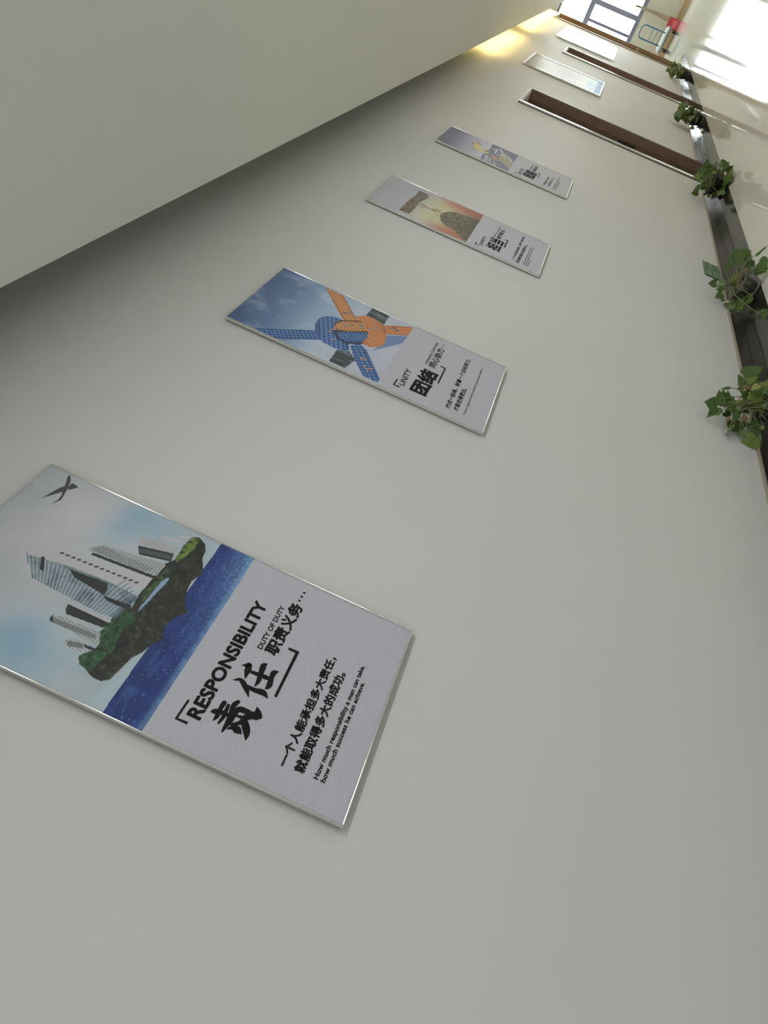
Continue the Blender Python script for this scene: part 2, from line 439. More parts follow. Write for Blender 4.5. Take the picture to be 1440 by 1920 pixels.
STRIPES = [[(0.5015,0.1321),(0.3959,0.1789)],[(0.5026,0.1422),(0.3953,0.1864)],[(0.5037,0.1523),(0.3948,0.1939)],[(0.5048,0.1623),(0.3942,0.2014)],[(0.5059,0.1724),(0.3936,0.2089)],[(0.507,0.1825),(0.393,0.2163)],[(0.5081,0.1925),(0.3924,0.2238)],[(0.5092,0.2026),(0.3919,0.2313)],[(0.5103,0.2127),(0.3913,0.2387)],[(0.5114,0.2228),(0.3907,0.2462)],[(0.5125,0.2329),(0.3901,0.2536)],[(0.5136,0.2429),(0.3895,0.2611)],[(0.5147,0.253),(0.3889,0.2685)],[(0.5158,0.2631),(0.3884,0.276)],[(0.5169,0.2732),(0.3878,0.2834)],[(0.518,0.2833),(0.3872,0.2909)],[(0.5192,0.2934),(0.3866,0.2983)],[(0.5203,0.3035),(0.3861,0.3057)],[(0.5214,0.3136),(0.3855,0.3131)],[(0.5225,0.3238),(0.3849,0.3206)],[(0.5236,0.3339),(0.3843,0.328)],[(0.5247,0.344),(0.3837,0.3354)],[(0.5258,0.3541),(0.3832,0.3428)],[(0.5269,0.3642),(0.3826,0.3502)],[(0.528,0.3743),(0.382,0.3576)],[(0.5291,0.3845),(0.3814,0.365)]]
DOTS = [(0.5653,0.1884),(0.5672,0.2022),(0.5691,0.2159),(0.5709,0.2297),(0.5728,0.2434),(0.5747,0.2572),(0.5766,0.271),(0.5784,0.2847),(0.5803,0.2985),(0.5822,0.3123),(0.5841,0.3261),(0.5859,0.3399),(0.5878,0.3538),(0.5897,0.3676)]
WINROWS = [[(0.6511,0.2349),(0.6928,0.2505),(0.6985,0.383)],[(0.273,0.2777),(0.252,0.2856),(0.2639,0.381)],[(0.7659,0.322),(0.7434,0.3293),(0.7805,0.4)],[(0.2087,0.3346),(0.1899,0.3435),(0.2067,0.3722)],[(0.5247,0.3348),(0.4597,0.3829),(0.525,0.3924)]]
PLANE = [[(0.9776,0.0559),(0.9837,0.0602),(0.9526,0.0725),(0.8876,0.0839),(0.8571,0.0879),(0.8317,0.09),(0.8669,0.0794),(0.9073,0.0718)],[(0.789,0.0534),(0.8913,0.0655),(0.9144,0.0727),(0.8845,0.0817),(0.8676,0.0767)],[(0.9163,0.0783),(0.9473,0.0794),(0.9412,0.0963),(0.9321,0.0972),(0.8969,0.0854)],[(0.8574,0.0829),(0.8599,0.0878),(0.827,0.0917),(0.814,0.0894),(0.7821,0.0822),(0.8233,0.0859)]]
SEA = [(0.9905,0.4753),(0.9909,0.5664),(0.004,0.5754),(0.0023,0.4835)]
HAZE = [(1.0138,0.4617),(0.9901,0.4804),(0.0022,0.4874),(0.0012,0.4453),(0.3076,0.4749),(0.5306,0.4927),(0.7703,0.4829)]
CLOUD = [(0.707,0.1291,0.16,0.9),(0.8785,0.1771,0.12,0.7),(0.4942,0.1948,0.1,0.5),(0.4997,0.1039,0.12,0.5),(0.3469,0.2202,0.09,0.5)]
BLUES = [(0.9195,0.2607,0.1,1),(0.8005,0.2421,0.09,0.6),(0.1571,0.2482,0.12,0.9),(0.0551,0.2649,0.1,0.6),(0.9144,0.3306,0.08,0.4),(0.0989,0.323,0.1,0.4)]
K_BLUE = [[(0.0266,0.1056),(0.081,0.1455),(0.1822,0.2053),(0.2519,0.2402),(0.3275,0.2918),(0.2253,0.3186),(0.1357,0.2662),(0.0471,0.2202),(-0.0198,0.1637)],[(0.3244,0.4247),(0.4103,0.4457),(0.3653,0.4845),(0.0884,0.5861),(0.0303,0.5866),(0.037,0.528),(0.1901,0.467)],[(0.4236,0.3507),(0.4954,0.3814),(0.5944,0.4499),(0.5252,0.4589),(0.435,0.4479),(0.361,0.4075),(0.3602,0.3771)],[(0.4054,0.2648),(0.518,0.2617),(0.593,0.2849),(0.6253,0.3173),(0.6159,0.344),(0.5395,0.3275),(0.4615,0.3327),(0.3881,0.3544),(0.3446,0.3836),(0.3555,0.4119),(0.2703,0.4317),(0.225,0.4139),(0.21,0.3836),(0.2151,0.3425),(0.2381,0.3108),(0.3115,0.2832)]]
K_BDIR = [[(-0.0329,0.1208),(0.2775,0.3024)],[(0.3563,0.4423),(0.0416,0.5656)],[(0.3621,0.3631),(0.5358,0.457)],[(0.5821,0.2871),(0.1828,0.3759)]]
K_ORG = [[(0.9798,0.1922),(0.9742,0.2738),(0.7004,0.3881),(0.6147,0.3513),(0.639,0.3323),(0.7498,0.2852)],[(0.801,0.4808),(0.8682,0.5162),(0.9771,0.5858),(0.8163,0.5887),(0.7017,0.5153)],[(0.5239,0.3271),(0.6006,0.3399),(0.7143,0.4033),(0.6822,0.434),(0.6191,0.4436),(0.4954,0.3814),(0.4595,0.347)],[(0.753,0.3675),(0.8234,0.3941),(0.8432,0.4303),(0.8125,0.4788),(0.7303,0.507),(0.5931,0.5266),(0.4953,0.5226),(0.4286,0.4934),(0.4228,0.4638),(0.4421,0.4517),(0.5252,0.4589),(0.6077,0.4492),(0.6773,0.4314),(0.7193,0.406),(0.7116,0.386)]]
K_ODIR = [[(0.9878,0.2299),(0.6654,0.3698)],[(0.7327,0.4924),(0.901,0.5901)],[(0.4921,0.3335),(0.6551,0.4354)],[(0.7928,0.3961),(0.491,0.5165)]]
K_ROCK = [[(0.8314,0.3999),(0.9868,0.4012),(0.9846,0.4788),(0.8177,0.4815),(0.8432,0.4303)],[(0.0297,0.3975),(0.2039,0.3948),(0.2605,0.4336),(0.1754,0.473),(0.0271,0.4593)]]
K_PATCH = [(0.6856,0.5145),(0.8055,0.5869),(0.6692,0.5836),(0.3826,0.5016),(0.5572,0.5223)]
LOG = [(0.8708,0.1834),(0.8739,0.1971),(0.882,0.244),(0.7682,0.2537),(0.5503,0.2366),(0.327,0.2385),(0.0884,0.2363),(0.0847,0.1772),(0.1918,0.1765),(0.493,0.1796),(0.6914,0.1892)]
STONE = [(0.4281,0.3721),(0.5423,0.3794),(0.6261,0.3964),(0.7213,0.4348),(0.7448,0.4933),(0.7859,0.5836),(0.6881,0.5824),(0.0384,0.5785),(0.0955,0.5335),(0.2029,0.4846),(0.2143,0.4307),(0.2994,0.3937)]
ANT = [[(0.4784,0.2467),(0.4949,0.2769),(0.4757,0.312),(0.5041,0.3407),(0.5117,0.3859)],[(0.4949,0.2769),(0.3958,0.2582)],[(0.4924,0.2881),(0.5249,0.2456)],[(0.4757,0.312),(0.5788,0.342)],[(0.4851,0.3215),(0.3825,0.3725)],[(0.4827,0.3327),(0.5933,0.3621)]]
GLOW = [(0.7142,0.358),(0.2552,0.3412),(0.4944,0.3854)]
FIG = [[(0.6772,0.2234),(0.7436,0.2346),(0.6846,0.2576),(0.4983,0.3093),(0.5699,0.3553),(0.4151,0.3626),(0.3951,0.3185),(0.3752,0.2747),(0.4693,0.2375)],[(0.4116,0.3745),(0.439,0.3954),(0.4439,0.4358),(0.2279,0.4356),(0.2872,0.4022)]]
FIGD = [[(0.7364,0.2353),(0.738,0.2849),(0.7011,0.2853),(0.681,0.2463)],[(0.5839,0.2025),(0.6691,0.2213),(0.6065,0.2301),(0.5505,0.224)],[(0.4041,0.2171),(0.424,0.2276),(0.3234,0.2728),(0.2964,0.2652)],[(0.4965,0.3152),(0.6408,0.3493),(0.533,0.3642),(0.4722,0.3404)]]
ROCK4 = [[(0.6766,0.3462),(0.9842,0.3383),(1.0179,0.5589),(0.032,0.5478),(0.0349,0.3395),(0.2122,0.3291)]]
TAN4 = [[(0.6128,0.4461),(0.841,0.4589),(0.5489,0.5464),(0.1619,0.5442),(0.3559,0.4485)],[(0.5648,0.4321),(0.7741,0.4397),(0.3031,0.4584),(0.2728,0.4493)]]
STREAK4 = [[(0.3015,0.3552),(0.0609,0.3661)],[(0.3223,0.3677),(0.0554,0.3833)],[(0.2423,0.3888),(0.0686,0.4062)],[(0.5753,0.3959),(0.8498,0.3946)],[(0.7056,0.3674),(0.7997,0.3806)],[(0.8921,0.4064),(0.6255,0.463)],[(0.9073,0.4173),(0.6139,0.4729)],[(0.5541,0.4094),(0.6568,0.4457)],[(0.1504,0.4248),(0.0307,0.4515)],[(0.1467,0.4365),(0.1322,0.4832)],[(0.6941,0.4699),(0.6801,0.5191)],[(0.6509,0.4971),(0.5134,0.5488)]]
TEXTS = [(1,'RESPONSIBILITY',(0.1436,0.6545),(0.7739,0.6543),(0.1435,0.6266),0.062,'H'),(1,'DUTY OF DUTY',(0.5503,0.694),(0.8047,0.6931),(0.5512,0.6826),0.045,'H'),(1,'职责义务',(0.5487,0.7297),(0.8498,0.7326),(0.5529,0.7003),0.05,'国'),(1,'一个人能承担多大责任，',(0.1178,0.8536),(0.6696,0.8555),(0.1173,0.8339),0.05,'国'),(1,'就能取得多大的成功。',(0.1242,0.8892),(0.6169,0.889),(0.1229,0.8683),0.05,'国'),(1,'How much responsibility a man can take,',(0.127,0.9198),(0.6931,0.9219),(0.1272,0.9101),0.06,'H'),(1,'how much success he can achieve.',(0.1266,0.9352),(0.6141,0.936),(0.1278,0.9255),0.06,'H'),(2,'UNITY',(0.1264,0.6747),(0.358,0.6714),(0.1302,0.653),0.03,'H'),(2,'团结',(0.1279,0.7593),(0.466,0.7659),(0.1245,0.6988),0.06,'国'),(2,'WORKING TOGETHER',(0.5324,0.7091),(0.905,0.7092),(0.5309,0.6992),0.02,'H'),(2,'同心协力',(0.5282,0.7441),(0.8361,0.7441),(0.5282,0.7164),0.035,'国'),(2,'拧成一股绳，朝着一个目标努力，',(0.1069,0.8566),(0.8696,0.8548),(0.1086,0.8392),0.035,'国'),(2,'才能走得更远。',(0.1158,0.8867),(0.4452,0.8867),(0.1185,0.8692),0.035,'国'),(2,'Twist a rope and work towards a goal to go further.',(0.1171,0.9162),(0.8169,0.9126),(0.1177,0.9083),0.02,'H'),(3,'SAFETY',(0.1133,0.6585),(0.4045,0.6589),(0.1147,0.6411),0.03,'H'),(3,'担当',(0.1386,0.7555),(0.4638,0.7575),(0.1498,0.6807),0.045,'国'),(3,'DARE TO UNDERTAKE',(0.4969,0.6972),(0.8743,0.7008),(0.497,0.6895),0.02,'H'),(3,'敢作敢当…',(0.5038,0.7299),(0.8798,0.7315),(0.499,0.7066),0.035,'国'),(3,'一个人若没有热情，他将一事无成，',(0.1025,0.8467),(0.8974,0.8498),(0.1026,0.8321),0.035,'国'),(3,'而热情的基点正是责任心。',(0.0866,0.8754),(0.6902,0.8818),(0.0863,0.859),0.035,'国'),(4,'BEYOND',(0.1269,0.6408),(0.4421,0.6409),(0.1183,0.6168),0.03,'H'),(4,'超越',(0.1411,0.7327),(0.4857,0.7422),(0.1417,0.6521),0.05,'国'),(4,'不断超越自己的极限，',(0.1023,0.8253),(0.5878,0.8339),(0.1036,0.8097),0.02,'国'),(4,'才能成就更好人生。',(0.1299,0.8569),(0.5952,0.8657),(0.1383,0.8408),0.02,'国'),(4,'TRANSCEND',(0.5283,0.6845),(0.8484,0.6866),(0.524,0.6737),0.02,'H'),(4,'超越自我…',(0.533,0.7194),(0.8984,0.7246),(0.5284,0.6969),0.035,'国')]
MARKS = [(1,[(0.1054,0.6102),(0.2009,0.6118),(0.1991,0.6166),(0.1146,0.6151),(0.1172,0.6365),(0.1057,0.6375)]),(1,[(0.3714,0.7663),(0.3713,0.7725),(0.6206,0.7719),(0.6195,0.7459),(0.6055,0.7465),(0.6067,0.7645)]),(1,[(0.8816,0.7123),(0.8817,0.7184),(0.8719,0.7183),(0.8723,0.7127)]),(1,[(0.9088,0.7128),(0.9089,0.7189),(0.899,0.7189),(0.8992,0.7129)]),(1,[(0.9358,0.7134),(0.9364,0.72),(0.9263,0.72),(0.9257,0.7139)]),(2,[(0.0904,0.6367),(0.1842,0.6383),(0.1799,0.6433),(0.1028,0.6422),(0.1065,0.661),(0.0873,0.6624)]),(2,[(0.3532,0.7762),(0.3552,0.7825),(0.5976,0.781),(0.6007,0.7579),(0.5845,0.7577),(0.5828,0.7755)]),(2,[(0.8651,0.7262),(0.8666,0.7302),(0.8548,0.73),(0.8543,0.7266)]),(2,[(0.8934,0.7267),(0.8949,0.7307),(0.883,0.7305),(0.8825,0.7271)]),(2,[(0.9253,0.7275),(0.9269,0.7315),(0.9149,0.7313),(0.9143,0.7278)]),(3,[(0.0751,0.6202),(0.1501,0.6217),(0.1512,0.6271),(0.0844,0.6266),(0.0854,0.6433),(0.0672,0.6437)]),(3,[(0.3308,0.765),(0.3376,0.7738),(0.5746,0.7724),(0.5681,0.7525),(0.5508,0.7513),(0.5507,0.7667)]),(3,[(0.0996,0.9001),(0.6753,0.9016),(0.6746,0.9047),(0.0928,0.9035)]),(3,[(0.1018,0.9117),(0.681,0.9144),(0.6803,0.9176),(0.0949,0.9151)]),(3,[(0.1027,0.9219),(0.3111,0.9254),(0.3105,0.9284),(0.0974,0.9252)]),(4,[(0.0848,0.5967),(0.1563,0.5972),(0.155,0.6013),(0.0953,0.6029),(0.0912,0.6125),(0.0699,0.6119)]),(4,[(0.3286,0.7518),(0.3327,0.758),(0.5837,0.7599),(0.5773,0.7386),(0.5539,0.7377),(0.5589,0.7547)]),(4,[(0.1273,0.8845),(0.7878,0.8979),(0.7868,0.9016),(0.1199,0.8895)]),(4,[(0.1308,0.9001),(0.6158,0.9101),(0.6159,0.9141),(0.121,0.9051)])]
BRUSH = [[(0.3616,0.6731,0.0008),(0.3681,0.6784,0.0027),(0.376,0.685,0.0038),(0.3682,0.6944,0.006),(0.3467,0.7077,0.0055),(0.3202,0.7193,0.0008)],[(0.3603,0.7025,0.0044),(0.3601,0.7235,0.0055),(0.3654,0.7419,0.0071),(0.3519,0.756,0.0011)],[(0.4409,0.6733,0.0011),(0.4473,0.6805,0.0038),(0.4564,0.687,0.0055),(0.4294,0.6893,0.0071),(0.3901,0.6933,0.0011)],[(0.3778,0.7196,0.0016),(0.4041,0.7213,0.0049),(0.4399,0.7183,0.0055),(0.4795,0.7155,0.0071),(0.4935,0.719,0.0027)],[(0.4297,0.695,0.0033),(0.432,0.7107,0.0049),(0.4353,0.73,0.0055),(0.4369,0.7396,0.0049)],[(0.3878,0.7427,0.0022),(0.4076,0.7461,0.0066),(0.4459,0.743,0.0055),(0.4711,0.7428,0.0066),(0.4835,0.7493,0.0022)],[(0.1664,0.6787,0.0014),(0.1887,0.6813,0.0047),(0.2249,0.6798,0.0047),(0.252,0.6805,0.0055)],[(0.1934,0.6659,0.0011),(0.2027,0.6728,0.006),(0.2116,0.6893,0.0049),(0.2098,0.7052,0.0038)],[(0.1645,0.6907,0.0022),(0.1954,0.6932,0.0041),(0.2291,0.6918,0.0041),(0.2506,0.6904,0.0033)],[(0.141,0.7054,0.0022),(0.1768,0.7068,0.0052),(0.2206,0.7035,0.0047),(0.2585,0.7008,0.006),(0.2816,0.7049,0.0044)],[(0.1779,0.7105,0.0022),(0.2007,0.7111,0.0044),(0.2252,0.7107,0.0049),(0.2537,0.714,0.006),(0.2581,0.726,0.0066),(0.2612,0.742,0.0038)],[(0.1802,0.7118,0.0022),(0.198,0.726,0.0041),(0.218,0.7338,0.006)],[(0.223,0.7136,0.0022),(0.2265,0.7222,0.0033),(0.2271,0.7304,0.0038)],[(0.2231,0.7314,0.0066),(0.2014,0.7421,0.0082),(0.1739,0.7514,0.0066),(0.1478,0.7552,0.0006)],[(0.1595,0.7126,0.0014),(0.1732,0.7207,0.0055),(0.1717,0.7316,0.0082),(0.1641,0.7422,0.0008)],[(0.2289,0.7323,0.0066),(0.2531,0.744,0.0082),(0.2615,0.7551,0.0093),(0.2639,0.7617,0.0027)],[(0.2953,0.7454,0.0011),(0.2779,0.7511,0.0066),(0.2623,0.7585,0.006)]]
